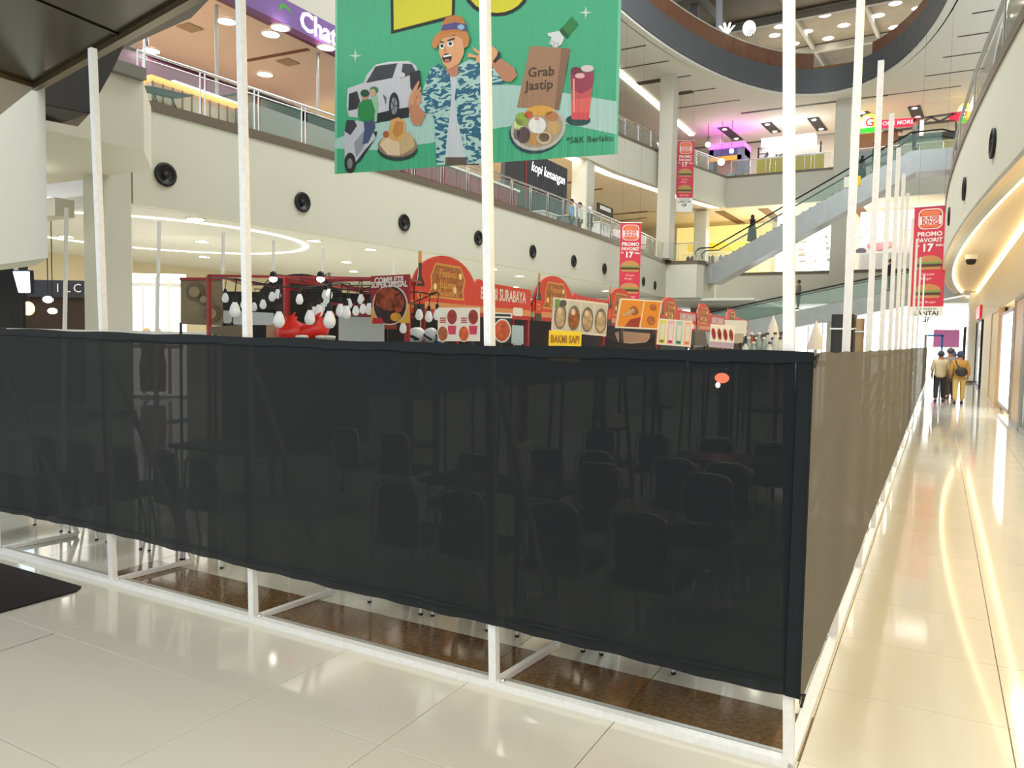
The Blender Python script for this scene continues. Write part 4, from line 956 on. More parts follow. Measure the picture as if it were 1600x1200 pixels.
# lit logos above the wooden parapet on the top floor
lg = thing('lit_logo', 'white lit crown and round shell logo above the wooden parapet', 'sign', mtx=board_mtx(Zp(1136, 46, 20.9), (1, .35, 0), (0, 0, 1)) @ Matrix.Scale(.62, 4))
for a in (-50, -18, 18, 50):
    ca, sa = cos(radians(90 - a)), sin(radians(90 - a)); ppoly([(-.12, -.5), (.12, -.5), (.9 * ca + .1, .9 * sa - .2), (.9 * ca - .12, .9 * sa - .25)], 'ray', LITSIGN, lg, 1, .05)
ppoly(ell_pts(2.1, .0, .62, .75), 'shell', LITSIGN, lg, 1, .05)
for k in range(3): ppoly([(1.9 + .22 * k, -.8), (2.0 + .22 * k, -.8), (2.25 + .14 * k, .1), (2.2 + .14 * k, .1)], 'groove', GRAY, lg, 34)
t = MB()._ell(Dp(1121, 63, 50), (.3, .3, .3), 12, 8).build('blue_led', glow('blue_led', (30, 90, 255), 12)); tag(t, 'glowing blue lamp at the foot of the hanging white tube', 'lamp')
p = Dp(1121, 63, 50); q = Dp(1124, -10, 50); t = MB().tube([p + Vector((.1, 0, .25)), q], .22, 10).build('hanging_tube', mat('milky_tube', (214, 218, 226), .3)); tag(t, 'pale hanging tube above the blue lamp near the oval ring', 'tube')
# ------------------------------------------------------------------ big green banner hanging in the atrium
dL, dR = 8.5, 8.5 * .866
pL, pR = Dp(523, 272, dL), Dp(965, 237, dR)
pR.z = pL.z
bx = (pR - pL); BWID = bx.length
BM = board_mtx(pL, bx, (0, 0, 1)); BI = BM.inverted(); BN = (BM.to_3x3() @ Vector((0, 0, 1)))
def bl(px, py):                            # where the sight line through a photo point meets the banner, in banner coordinates
    r = ray(px, py); t = (pL - EYEP).dot(BN) / r.dot(BN); q = BI @ (EYEP + r * t); return (q.x, q.y)
def bz(u, v): return bl(510 + u / 3.404, v / 3.404)
def gmat(name, col, rough=.32):
    m = mat(name, col, rough, bump=.0); nt = m.node_tree; b = nt.nodes['Principled BSDF']
    tc = nt.nodes.new('ShaderNodeTexCoord'); mp = nt.nodes.new('ShaderNodeMapping'); mp.inputs['Scale'].default_value = (7, .7, 1); mp.inputs['Rotation'].default_value = (0, 0, .12)
    w = nt.nodes.new('ShaderNodeTexNoise'); w.inputs['Scale'].default_value = 1.6; w.inputs['Detail'].default_value = 3
    bp = nt.nodes.new('ShaderNodeBump'); bp.inputs['Strength'].default_value = .55; bp.inputs['Distance'].default_value = .05
    nt.links.new(tc.outputs['Object'], mp.inputs['Vector']); nt.links.new(mp.outputs['Vector'], w.inputs['Vector']); nt.links.new(w.outputs['Fac'], bp.inputs['Height']); nt.links.new(bp.outputs['Normal'], b.inputs['Normal'])
    return m
GB = thing('hanging_banner', 'huge glossy green food delivery banner hanging in the atrium with a cheering man', 'banner', mtx=BM)
MB().box((0, 0, -.004), (BWID, 4.2, 0)).build('vinyl_sheet', gmat('banner_green', (70, 178, 132)), GB, local=True)
for x in (0, BWID - .03): MB().box((x, 0, 0), (x + .03, 4.2, .003)).build('hem', gmat('banner_hem', (120, 205, 170)), GB, local=True)
MB().box((0, 4.18, -.02), (BWID, 4.24, .02)).build('top_batten', ALU, GB, local=True)
for x in (.1, BWID - .1): MB().tube([(x, 4.2, 0), (x, RZ - pL.z, 0)], .004, 6).build('cord', DARK, GB, local=True)
def bp_(name, col, pts, layer, zoom=True, rough=.35):
    f = bz if zoom else bl
    return ppoly([f(*p) for p in pts], name, gmat('bn_' + '_'.join(str(c) for c in col), col, rough), GB, layer)
def be_(name, col, cu, cv, ru, rv, layer, rot=0, n=24):
    return bp_(name, col, ell_pts(cu, cv, ru, rv, n, rot=rot), layer)
bp_('table_surface', (176, 214, 206), [(45, 742), (300, 640), (560, 565), (860, 450), (1000, 452), (1545, 540), (1545, 715), (1180, 640), (860, 690), (560, 760), (280, 800), (45, 790)], 1)
bp_('yellow_panel', (18, 28, 20), [(340, -160), (690, -160), (682, 96), (346, 180)], 2); bp_('yellow_panel', (222, 214, 40), [(356, -160), (672, -160), (668, 82), (360, 162)], 3)
be_('yellow_disc', (18, 28, 20), 905, -60, 178, 148, 2); be_('yellow_disc', (222, 214, 40), 908, -62, 158, 132, 3)
for cu, cv in ((1380, 68), (155, 297)):
    bp_('sparkle', (200, 226, 206), [(cu, cv - 38), (cu + 6, cv - 6), (cu + 36, cv), (cu + 6, cv + 6), (cu, cv + 38), (cu - 6, cv + 6), (cu - 36, cv), (cu - 6, cv - 6)], 2)
# printed car
bp_('car_body', (206, 208, 216), [(115, 470), (200, 440), (215, 400), (262, 345), (330, 330), (440, 325), (478, 350), (492, 400), (494, 480), (455, 580), (390, 600), (380, 520), (362, 488), (338, 515), (330, 605), (270, 640), (120, 620), (108, 560)], 2)
bp_('car_window', (58, 62, 66), [(212, 442), (265, 352), (378, 338), (352, 415)], 3); bp_('car_window', (66, 70, 72), [(395, 418), (408, 340), (455, 342), (474, 375), (460, 395)], 3)
bp_('car_roof_line', (232, 232, 236), [(262, 347), (330, 331), (440, 326), (440, 332), (330, 338), (268, 354)], 4)
bp_('car_grille', (46, 48, 54), [(122, 500), (165, 485), (180, 540), (165, 580), (118, 590)], 3); bp_('car_lamp', (110, 112, 120), [(300, 500), (318, 560), (322, 520)], 3)
bp_('car_shadow', (40, 42, 46), [(268, 605), (330, 590), (440, 570), (440, 625), (265, 655)], 3)
be_('car_wheel', (40, 40, 46), 362, 560, 27, 68, 4); be_('wheel_hub', (150, 152, 160), 362, 565, 17, 46, 5)
for a in range(5): t_ = 2 * pi * a / 5; bp_('wheel_spoke', (70, 70, 78), [(360, 565), (364, 565), (362 + 17 * cos(t_ + .12), 565 + 46 * sin(t_ + .12)), (362 + 17 * cos(t_ - .12), 565 + 46 * sin(t_ - .12))], 6)
be_('car_mirror', (214, 214, 220), 404, 400, 16, 14, 5)
# printed scooter with riders
bp_('scooter_shadow', (44, 50, 54), [(100, 915), (180, 860), (265, 735), (272, 700), (240, 700), (120, 880)], 3)
bp_('scooter_body', (200, 204, 214), [(98, 700), (160, 640), (200, 650), (250, 700), (265, 735), (205, 800), (160, 860), (140, 880), (100, 850)], 4)
bp_('scooter_front', (60, 62, 70), [(100, 700), (110, 640), (150, 640), (165, 670), (130, 720)], 5)
be_('scooter_wheel', (34, 36, 40), 128, 868, 30, 55, 5); be_('scooter_hub', (130, 132, 140), 128, 870, 14, 28, 6)
bp_('scooter_panel', (150, 156, 168), [(150, 760), (200, 700), (230, 720), (190, 800), (160, 840)], 5)
bp_('rider_trousers', (70, 84, 120), [(200, 640), (255, 620), (262, 680), (225, 760), (195, 770), (205, 690)], 6)
bp_('rider_jacket', (40, 140, 76), [(172, 560), (200, 530), (240, 530), (262, 590), (250, 640), (200, 650), (170, 620)], 7)
bp_('passenger_top', (150, 200, 160), [(238, 520), (268, 505), (278, 560), (270, 650), (255, 650), (262, 590)], 6)
be_('rider_face', (200, 150, 120), 208, 512, 18, 22, 8); be_('rider_helmet', (36, 84, 52), 208, 498, 23, 20, 9)
be_('passenger_face', (210, 170, 140), 250, 495, 16, 20, 8); be_('passenger_helmet', (60, 130, 70), 256, 480, 22, 18, 7)
# printed bowl of fried food
be_('bowl_shadow', (38, 62, 58), 380, 800, 106, 56, 4); be_('bowl', (150, 128, 110), 380, 775, 104, 62, 5); be_('bowl_inside', (214, 186, 142), 380, 765, 92, 50, 6)
bp_('fried_piece', (220, 172, 104), [(330, 720), (345, 640), (385, 625), (420, 645), (425, 720), (390, 755), (345, 750)], 7)
bp_('fried_piece', (196, 138, 72), [(355, 705), (370, 645), (412, 650), (410, 710), (375, 735)], 8)
bp_('wrapper', (226, 204, 170), [(285, 770), (330, 735), (390, 760), (395, 830), (330, 825)], 8); bp_('wrapper', (206, 178, 134), [(392, 755), (440, 700), (470, 740), (450, 800), (398, 828)], 8)
be_('sauce', (170, 96, 54), 320, 716, 16, 18, 8)
# printed man
HAT = (206, 136, 70); SKN = (232, 170, 122); SKD = (196, 136, 104)
def shirtm():
    m = gmat('shirt_print', (150, 200, 196)); nt = m.node_tree; b = nt.nodes['Principled BSDF']
    tc = nt.nodes.new('ShaderNodeTexCoord'); mp = nt.nodes.new('ShaderNodeMapping'); mp.inputs['Scale'].default_value = (7, 15, 1)
    n = nt.nodes.new('ShaderNodeTexNoise'); n.inputs['Scale'].default_value = 1.3; n.inputs['Detail'].default_value = 1.5; n.inputs['Distortion'].default_value = 1.2
    r = nt.nodes.new('ShaderNodeValToRGB'); r.color_ramp.interpolation = 'CONSTANT'
    r.color_ramp.elements[0].color = (*rgb(44, 104, 134), 1); r.color_ramp.elements[1].color = (*rgb(178, 214, 206), 1); r.color_ramp.elements[1].position = .5
    nt.links.new(tc.outputs['Object'], mp.inputs['Vector']); nt.links.new(mp.outputs['Vector'], n.inputs['Vector']); nt.links.new(n.outputs['Fac'], r.inputs['Fac']); nt.links.new(r.outputs['Color'], b.inputs['Base Color'])
    return m
SHM = shirtm()
def bs_(pts, layer): return ppoly([bz(*p) for p in pts], 'patterned_shirt', SHM, GB, layer)
bp_('trousers', (96, 84, 72), [(618, 830), (800, 830), (818, 880), (610, 880)], 7)
bp_('white_tee', (206, 214, 220), [(640, 400), (720, 380), (730, 600), (750, 838), (630, 838), (650, 600)], 8)
bp_('neck', SKD, [(636, 365), (705, 345), (722, 385), (690, 412), (655, 408)], 9)
bs_([(600, 340), (640, 380), (660, 400), (668, 520), (642, 760), (634, 880), (590, 880), (578, 640), (560, 600), (530, 600), (492, 575), (520, 470), (556, 372)], 9)
bs_([(706, 350), (760, 320), (870, 335), (905, 345), (945, 445), (862, 452), (862, 760), (850, 872), (752, 872), (700, 640), (686, 520), (700, 410)], 9)
bp_('forearm', SKD, [(440, 560), (452, 640), (470, 668), (505, 668), (532, 610), (498, 570), (512, 520), (480, 500)], 10)
bp_('phone', (48, 44, 54), [(448, 388), (500, 376), (508, 470), (470, 496), (452, 470)], 11)
for pts in ([(440, 560), (446, 520), (470, 470), (494, 432), (500, 440), (480, 500), (470, 560)], [(470, 505), (505, 462), (510, 474), (484, 530)], [(474, 528), (508, 490), (512, 502), (486, 550)], [(478, 552), (510, 520), (512, 534), (490, 572)]):
    bp_('finger', (214, 154, 116), pts, 12)
bp_('raised_arm', SKD, [(868, 330), (905, 300), (938, 318), (1000, 362), (1018, 405), (985, 440), (942, 432)], 10)
bp_('raised_hand', SKN, [(800, 300), (850, 285), (865, 250), (890, 250), (925, 285), (905, 335), (870, 340), (830, 345), (800, 330)], 11)
bp_('finger', SKN, [(760, 285), (800, 298), (800, 312), (756, 306)], 12); bp_('finger', SKN, [(778, 252), (810, 270), (838, 296), (824, 300), (792, 276)], 12)
bp_('wristband', (40, 40, 44), [(888, 330), (912, 300), (918, 276), (928, 284), (926, 312), (900, 340)], 13)
bp_('face', SKN, [(602, 215), (640, 198), (700, 192), (738, 215), (735, 290), (712, 340), (655, 372), (628, 345), (604, 285)], 12)
bp_('ear', SKD, [(728, 215), (752, 205), (756, 240), (735, 262)], 11)
be_('eye_white', (240, 240, 238), 622, 250, 15, 16, 13); be_('eye_white', (240, 240, 238), 664, 238, 17, 16, 13)
be_('pupil', (30, 26, 26), 620, 248, 8, 9, 14); be_('pupil', (30, 26, 26), 664, 236, 9, 9, 14)
bp_('eyebrow', (60, 40, 34), [(606, 222), (628, 226), (630, 234), (606, 230)], 14); bp_('eyebrow', (60, 40, 34), [(648, 218), (684, 204), (688, 212), (652, 226)], 14)
bp_('nose', (214, 140, 100), [(634, 245), (626, 280), (646, 282)], 14)
be_('mouth', (60, 26, 28), 646, 312, 25, 24, 14, -.2); bp_('teeth', (244, 244, 240), [(626, 300), (666, 292), (668, 302), (628, 310)], 15); be_('tongue', (200, 120, 116), 648, 326, 14, 8, 15)
bp_('hat_brim', HAT, [(566, 240), (578, 200), (610, 172), (690, 158), (750, 168), (768, 210), (758, 250), (736, 262), (728, 205), (690, 190), (620, 206), (590, 262), (574, 262)], 15)
bp_('hat_crown', (196, 126, 62), [(612, 190), (622, 130), (642, 98), (690, 85), (728, 96), (745, 130), (752, 178), (690, 172)], 16)
bp_('hat_band', (84, 76, 140), [(616, 168), (626, 138), (690, 124), (746, 134), (750, 172), (690, 160)], 17); be_('hat_flower', (150, 190, 220), 722, 150, 18, 14, 18)
# printed bag, drink, plate and hand
bp_('paper_bag', (168, 128, 98), [(1085, 245), (1252, 256), (1215, 582), (1015, 572)], 4); bp_('paper_bag_side', (140, 104, 80), [(1252, 256), (1298, 262), (1238, 588), (1215, 582)], 5)
BTX = mat('banner_brown_ink', (76, 62, 48), .5)
a_ = math.atan2(bz(1215, 405)[1] - bz(1080, 390)[1], bz(1215, 405)[0] - bz(1080, 390)[0])
for w_, u0, v0 in (('Grab', 1144, 385), ('Jastip', 1134, 455)):
    c_ = bz(u0, v0); text(w_, .128, BTX, GB, c_[0], c_[1], 6, bold=.012, rot=-.03, sx=1.05)
bp_('green_cuff', (40, 128, 62), [(1306, 88), (1342, 130), (1280, 206), (1240, 164)], 3); bp_('cuff_edge', (30, 84, 50), [(1256, 148), (1292, 192), (1280, 206), (1240, 164)], 4)
bp_('pointing_hand', (226, 228, 228), [(1178, 178), (1240, 166), (1266, 204), (1254, 236), (1224, 256), (1206, 250), (1188, 226), (1200, 200), (1180, 192)], 5)
for pts in ([(1196, 212), (1186, 236), (1194, 242), (1206, 218)], [(1210, 218), (1202, 250), (1212, 254), (1222, 224)], [(1226, 224), (1222, 256), (1234, 254), (1240, 226)]): bp_('finger_line', (196, 200, 200), pts, 6)
be_('coaster', (36, 74, 74), 1340, 640, 66, 30, 3)
bp_('drink_cup', (228, 104, 98), [(1299, 392), (1425, 384), (1396, 640), (1305, 636)], 4); bp_('drink_top', (158, 62, 84), [(1299, 392), (1425, 384), (1414, 470), (1360, 500), (1304, 480)], 5)
bp_('drink_mid', (206, 90, 92), [(1303, 476), (1360, 500), (1413, 468), (1408, 520), (1304, 530)], 5); bp_('drink_foot', (222, 84, 90), [(1304, 600), (1400, 600), (1396, 640), (1305, 636)], 5)
be_('fruit', (120, 44, 70), 1330, 380, 30, 22, 6); be_('fruit', (226, 210, 214), 1390, 366, 34, 18, 6); be_('ice', (236, 190, 186), 1350, 405, 26, 14, 7)
bp_('cup_shine', (244, 170, 160), [(1312, 420), (1322, 420), (1322, 600), (1316, 600)], 6)
be_('plate_shadow', (40, 70, 84), 1120, 700, 148, 116, 4, -.25); be_('plate', (196, 196, 186), 1128, 685, 148, 116, 5, -.25); be_('plate_well', (176, 160, 134), 1128, 682, 132, 102, 6, -.25)
for c, cu, cv, ru, rv in (((226, 168, 76), 1140, 590, 70, 28), ((150, 180, 80), 1040, 635, 34, 36), ((206, 224, 150), 1025, 665, 26, 30), ((216, 90, 60), 1078, 612, 22, 20), ((96, 74, 78), 1050, 720, 36, 44), ((120, 108, 116), 1015, 715, 18, 30), ((196, 146, 80), 1106, 740, 30, 36), ((186, 130, 84), 1200, 620, 36, 26), ((206, 170, 110), 1210, 680, 36, 34), ((214, 196, 158), 1160, 735, 40, 34), ((126, 96, 74), 1160, 733, 30, 24)):
    be_('food_portion', c, cu, cv, ru, rv, 7 + (cu == 1160), n=16)
be_('rice', (240, 240, 236), 1124, 668, 47, 44, 9); be_('rice_garnish', (216, 150, 110), 1122, 634, 12, 8, 10)
c_ = bz(1400, 742); text('*S&K Berlaku', .082, mat('banner_dark_ink', (40, 86, 76), .5), GB, c_[0], c_[1], 3, bold=.004, rot=-.02, sx=1.02)
# ------------------------------------------------------------------ burger promotion banners
BKR = mat('promo_red', (206, 52, 72), .5); BKC = mat('promo_cream', (244, 226, 214), .5); BKO = mat('promo_bun', (230, 120, 70), .5)
BUN = mat('print_bun', (196, 136, 84), .5); PAT = mat('print_patty', (84, 52, 40), .5); LET = mat('print_lettuce', (130, 150, 70), .5); PINKT = mat('promo_pink_text', (246, 190, 196), .5)
def promo(name, label, M_, up_, bottom=True, H=4.1, W_=1.05):
    t = thing(name, label, 'banner', mtx=M_)
    MB().box((-W_ / 2, -H, -.01), (W_ / 2, 0, 0)).build('vinyl_sheet', BKR, t, local=True)
    MB().tube([(-W_ / 2 - .04, 0, 0), (W_ / 2 + .04, 0, 0)], .02, 8).build('top_rod', ALU, t, local=True)
    for x in (-.4, .4): MB().tube([(x, 0, 0), (x, up_, 0)], .003, 5).build('cord', DARK, t, local=True)
    k = .0
    ppoly(rrect(-.38, -.80, .38, -.09, .19), 'logo_border', BKC, t, 2); ppoly(rrect(-.345, -.765, .345, -.125, .16), 'logo_field', BKR, t, 4)
    ppoly(rrect(-.30, -.33, .30, -.155, .08), 'logo_bun', BKO, t, 6); ppoly(rrect(-.30, -.735, .30, -.66, .035), 'logo_bun', BKO, t, 6)
    ppoly(rrect(-.335, -.645, .335, -.345, .03), 'logo_band', BKC, t, 5)
    text('BURGER', .145, BKR, t, 0, -.42, 8, bold=.03); text('KING', .21, BKR, t, 0, -.57, 8, bold=.03, sx=1.05)
    text('PROMO', .22, WHITE, t, 0, -.98, 4, bold=.03); text('FAVORIT', .2, WHITE, t, 0, -1.19, 4, bold=.03)
    text('Rp', .11, WHITE, t, -.36, -1.36, 4, bold=.02); text('17', .36, WHITE, t, -.06, -1.46, 4, bold=.04); text('RIBU', .12, WHITE, t, .33, -1.38, 4, bold=.02)
    for y in (-1.98, -2.98):
        ppoly(ell_pts(0, y + .02, .42, .24, 16, 0, pi), 'bun_top', BUN, t, 3); ppoly(rrect(-.44, y - .06, .44, y + .04, .04), 'lettuce', LET, t, 4); ppoly(rrect(-.42, y - .14, .42, y - .04, .04), 'patty', PAT, t, 5); ppoly(rrect(-.4, y - .24, .4, y - .12, .05), 'bun_bottom', BUN, t, 3)
    text('Cheese', .13, PINKT, t, 0, -2.38, 4); text('Burger', .13, PINKT, t, -.05, -2.53, 4)
    text('Beef Burger', .12, PINKT, t, 0, -3.36, 4)
    if bottom:
        ppoly([(-W_ / 2, -H), (W_ / 2, -H), (W_ / 2, -3.52), (-W_ / 2, -3.52)], 'white_footer', WHITE, t, 3)
        text('KUNJUNGI DI', .1, DARK, t, 0, -3.6, 5); text('LANTAI', .22, DARK, t, -.0, -3.76, 5, bold=.02); text('GF', .26, DARK, t, 0, -3.98, 5, bold=.03)
    return t
vd = Vector((.47, .88, 0))
pA = Dp(986, 348, 35); pB = Dp(1072, 220, 48); pC = Dp(1455, 322, 27)
promo('promo_banner', 'red burger promotion banner hanging before the left fascia with a nearer food board below', board_mtx(pA, (cos(.5), sin(.5), 0), (0, 0, 1)), CEIL - pA.z, W_=.95, H=3.66)
promo('promo_banner', 'red burger promotion banner highest up, beside the left upper column', board_mtx(pB, (cos(.45), sin(.45), 0), (.0, .0, 1)), CEIL - pB.z, H=4.4)
promo('promo_banner', 'red burger promotion banner at the right behind the thin corridor posts', board_mtx(pC, (1, -.12, 0), (-.03, 0, 1)), RZ - pC.z, H=3.85)
# ------------------------------------------------------------------ food bazaar stalls inside the enclosure
BOT = mat('bottle_black', (40, 30, 30), .3); PARCH = mat('parchment_print', (170, 104, 60), .6, noise=.35, nscale=14)
def stall(i, y0):
    t = thing('stall_sign', 'red arched stall sign with a soy bottle and Surabaya lettering, %s in the row' % ORD[i], 'sign', mtx=board_mtx((-6.3, y0, 2.13), (0, 1, 0), (0, 0, 1)), group='red stall signs')
    L = 3.5
    prof = [(0, .12), (L, .12), (L, .50), (2.0, .52), (1.75, .56)] + [(.86 + .82 * cos(a), .30 + .52 * sin(a)) for a in [radians(k) for k in range(20, 181, 10)]] + [(0, .34)]
    MB().poly([(x, y, -.04) for x, y in prof], (0, 0, .04)).build('sign_panel', SIGNRED, t, local=True)
    ppoly([(0, .04), (L, .04), (L, .14), (0, .14)], 'bamboo_band', mat('bamboo_print', (216, 150, 100), .5), t, 2)
    ppoly([(0, -.03), (L, -.03), (L, .04), (0, .04)], 'lower_band', SIGNRED2, t, 2)
    ppoly([(.36, .2), (1.34, .2), (1.3, .32), (1.36, .5), (1.22, .7), (.56, .7), (.44, .5), (.46, .34)], 'plaque_edge', GOLD, t, 2); ppoly([(.40, .23), (1.30, .23), (1.26, .33), (1.32, .5), (1.2, .67), (.58, .67), (.48, .5), (.5, .34)], 'plaque', PARCH, t, 4)
    for yy, s_ in ((.56, .15), (.4, .15), (.28, .12)):
        text(('Festival', 'Jajanan', 'Nusantara')[(.56, .4, .28).index(yy)], s_, GOLD, t, .88, yy, 6, bold=.02)
    for x, y in ((.55, .36), (1.2, .55), (1.06, .34)): ppoly(ell_pts(x, y, .045, .05, 8), 'spark', mat('spark_cream', (250, 226, 160), .5), t, 7)
    text('BUMBI SURABAYA', .27, WHITE, t, 2.55, .34, 3, bold=.02, sx=.68)
    ppoly(rrect(2.85, .03, 3.2, .17, .05), 'white_badge', WHITE, t, 4)
    # bottle cut-out standing at the left end
    ppoly([(.06, -.03), (.3, -.03), (.3, .34), (.27, .42), (.22, .48), (.215, .80), (.145, .80), (.14, .48), (.09, .42), (.06, .34)], 'bottle', BOT, t, 8)
    ppoly([(.145, .66), (.215, .66), (.215, .82), (.145, .82)], 'bottle_cap', GOLD, t, 10); ppoly([(.06, .1), (.3, .1), (.3, .34), (.06, .34)], 'bottle_label', SIGNRED, t, 10); ppoly(ell_pts(.18, .22, .06, .06, 12), 'label_ring', GOLD, t, 11); ppoly(ell_pts(.18, .22, .035, .035, 10), 'label_disc', SIGNRED, t, 13)
    ppoly([(.09, .36), (.11, .36), (.15, .62), (.14, .48)], 'bottle_shine', WHITE, t, 10)
    return t
stp = stall(0, 8.5)
for i in range(1, 6):
    dup(stp, label=stp['label'].replace(ORD[0], ORD[i]), mtx=board_mtx((-6.3, 8.5 + 3.5 * i + .1 * (i % 2), 2.13), (0, 1, 0), (0, 0, 1)))
for i in range(6):
    y0 = 8.5 + 3.5 * i
    st = thing('food_stall', 'red framed food stall under the arched signs, %s from the near end' % ORD[i], 'stall', (-6.8, y0, 0), 0, 'stalls in the bazaar')
    for x, y in ((-6.36, y0), (-8.6, y0)): MB().bar((x, y, 0), (x, y, 2.6), .06, .06, (0, 1, 0)).build('post', RED, st)
    MB().bar((-6.36, y0, 2.57), (-8.6, y0, 2.57), .05).build('beam', RED, st); MB().bar((-8.6, y0, 2.57), (-8.6, y0 + 3.46, 2.57), .05).build('beam', RED, st)
    MB().box((-7.1, y0 + .1, 0), (-6.45, y0 + 3.3, .95)).build('counter', mat('counter_white', (214, 216, 214), .5), st)
    MB().box((-8.64, y0 + .05, 0), (-8.6, y0 + 3.4, 2.3)).build('back_panel', BLACK, st)
    MB().box((-7.15, y0 + .05, .95), (-6.4, y0 + 3.35, 1.0)).build('counter_top', DARK, st)
# red pole canopy with hanging bulbs, left of the signs
cf_ = thing('canopy_frame', 'red steel pole canopy with strings of bulbs at the left of the stalls', 'canopy', (-7, 7.8, 0))
a, c = Dp(446, 440, 10), Dp(639, 433, 10); a.z = c.z = 2.52
e_, g_ = a + Vector((-2.1, .9, 0)), a + Vector((-1.2, 3.0, 0)); h_ = c + Vector((-1.2, 3.0, 0)); lft = a + (a - c) * .62
for p in (a, c, g_, h_, lft): MB().bar((p.x, p.y, 0), (p.x, p.y, 2.52), .045, .045, (0, 1, 0)).build('post', RED, cf_)
for p, q in ((a, c), (a, g_), (c, h_), (g_, h_), (lft, a), (lft, lft + (g_ - a))): MB().bar(p, q, .032).build('beam', RED, cf_)
for z, k in ((2.28, .0), (2.12, .0)): MB().bar(lft + Vector((-.5, 2.2, z - 2.52)), c + Vector((-.9, 2.2, z - 2.55)), .045).build('beam', RED, cf_)
MB().bar(a + Vector((-.9, 2.2, -.42)), a + Vector((-.9, 2.2, -.2)), .045).build('strut', RED, cf_)
# black stall wall with an arched head
p, q = Dp(348, 440, 13.2), Dp(578, 470, 13.2)
aw = thing('black_stall_wall', 'long black stall wall with a black arched sign behind the bulbs', 'stall wall', (p.x, p.y, 0))
n_ = (q - p); n_.z = 0; L_ = n_.length; Maw = board_mtx((p.x, p.y, 0), n_, (0, 0, 1))
aw.matrix_basis = Maw
MB().box((0, 0, -.1), (L_ + .3, 2.5, 0)).build('panel', BLACK, aw, local=True)
MB().poly([(x, y, -.06) for x, y in ell_pts(1.35, 2.2, .82, .62, 20, 0, pi)], (0, 0, .09)).build('arch', mat('arch_black', (32, 32, 34), .6), aw, local=True)
MB().box((1.0, 1.9, .0), (3.0, 1.98, .04)).build('orange_shelf', mat('orange_brown', (176, 84, 50), .6), aw, local=True)
# white boards and boxes standing over the fence line
def face_board(name, label, cat, px, d, m, th=.03, edge=None):
    P = [Dp(x, y, d) for x, y in px]; cx = sum((p for p in P), Vector()) / len(P)
    n = (P[1] - P[0]).cross(P[-1] - P[0]).normalized()
    if n.dot(cx - EYEP) < 0: n = -n
    t = thing(name, label, cat, cx); MB().poly(P, n * th).build('panel', m, t)
    lo = sorted(P, key=lambda q: q.z)[:2]
    for q in lo: MB().bar((q.x + n.x * th * .5, q.y + n.y * th * .5, 0), (q.x + n.x * th * .5, q.y + n.y * th * .5, q.z + .02), .03, .03, (0, 1, 0)).build('support', DARK, t)
    return t, P, -n
face_board('pale_board', 'wide pale panel behind the second front post', 'panel', [(364, 486), (427, 489), (427, 508), (364, 507)], 12.0, mat('pale_panel', (214, 222, 226), .5))
face_board('pale_board', 'narrow pale panel left of the second front post', 'panel', [(349, 485), (361, 486), (361, 505), (349, 505)], 12.0, mat('pale_panel', (214, 222, 226), .5))
face_board('pale_board', 'large pale grey double panel under the bulbs left of the super special poster', 'panel', [(529, 494), (600, 496), (600, 545), (529, 540)], 11.0, mat('pale_grey_board', (178, 188, 190), .5))
face_board('tan_box', 'tan cardboard box just above the fence left of the red bags', 'box', [(416, 508), (437, 506), (440, 530), (416, 530)], 8.5, mat('cardboard', (178, 148, 116), .8), .3)
face_board('cardboard_box', 'low brown box just above the fence beside the second front post', 'box', [(328, 510), (377, 508), (377, 525), (328, 522)], 8.5, mat('cardboard_dark', (120, 108, 90), .8), .3)
t, P, n = face_board('print_banner', 'brown and green printed hanging cloth with faded swirls left of the second post', 'banner', [(282, 436), (347, 436), (348, 509), (282, 506)], 11.5, mat('brown_print_cloth', (126, 112, 84), .45, noise=.4, nscale=1.6), .02)
MB().bar(P[0] + n * .02, P[1] + n * .02, .04).build('top_rod', RED, t)
for (cx, cy, r) in ((304, 456, 14), (331, 490, 13), (318, 468, 9)):
    pts = [Dp(x, y, 11.46) for x, y in ell_pts(cx, cy, r, r, 18)]; ins = [Dp(x, y, 11.45) for x, y in ell_pts(cx, cy, r * .6, r * .6, 18)]
    MB().poly(pts, n * .004).build('swirl', mat('swirl_brown', (106, 92, 70), .5), t); MB().poly(ins, n * .012).build('swirl', mat('swirl_tan', (150, 134, 102), .5), t)
# red plastic bags on the tables
for i, (px, py, rx, rz, tilt) in enumerate(((455, 515, .17, .17, 0), (488, 514, .17, .16, .5))):
    p = Dp(px, py, 8.45); p.z = 1.81; t = thing('plastic_bag', ('red knotted plastic bag behind the red canopy post', 'red knotted plastic bag leaning right of the other one')[i], 'bag', p)
    b = MB(); b.lathe([(.02, -.2), (.13, -.17), (.17, -.05), (.14, .08), (.05, .15), (.06, .2), (.001, .2)], (0, 0, 0), 14); 
    b.v = [(x * (1 + .12 * sin(9 * z + 5 * x)), y * (1 + .1 * cos(8 * z)), z) for x, y, z in b.v]
    b.v = [(p.x + x * 1.15 + z * tilt, p.y + y, p.z + z * .8) for x, y, z in b.v]; b.build('body', mat('red_plastic', (220, 48, 40), .3), t)
    MB().tube([p + Vector((.02 + .1 * tilt, 0, .14)), p + Vector((.05 + .12 * tilt, 0, .2)), p + Vector((.0 + .1 * tilt, 0, .16))], .015, 6).build('knot', MATS['red_plastic'], t)
for i, (px, py) in enumerate(((472, 518), (503, 521), (514, 524))):
    p = Dp(px, py, 8.2); p.z = 1.735; t = thing('plastic_tub', 'small translucent tub just above the fence by the red bags, %s from the left' % ORD[i], 'tub', p)
    MB().lathe([(.05, -.09), (.065, .01), (.07, .01), (.07, .02), (.06, .03), (.001, .035)], p, 14).build('body', mat('milky_plastic', (206, 212, 210), .3), t); MB().lathe([(.072, .01), (.072, .02)], p, 14).build('lid_rim', WHITE, t)
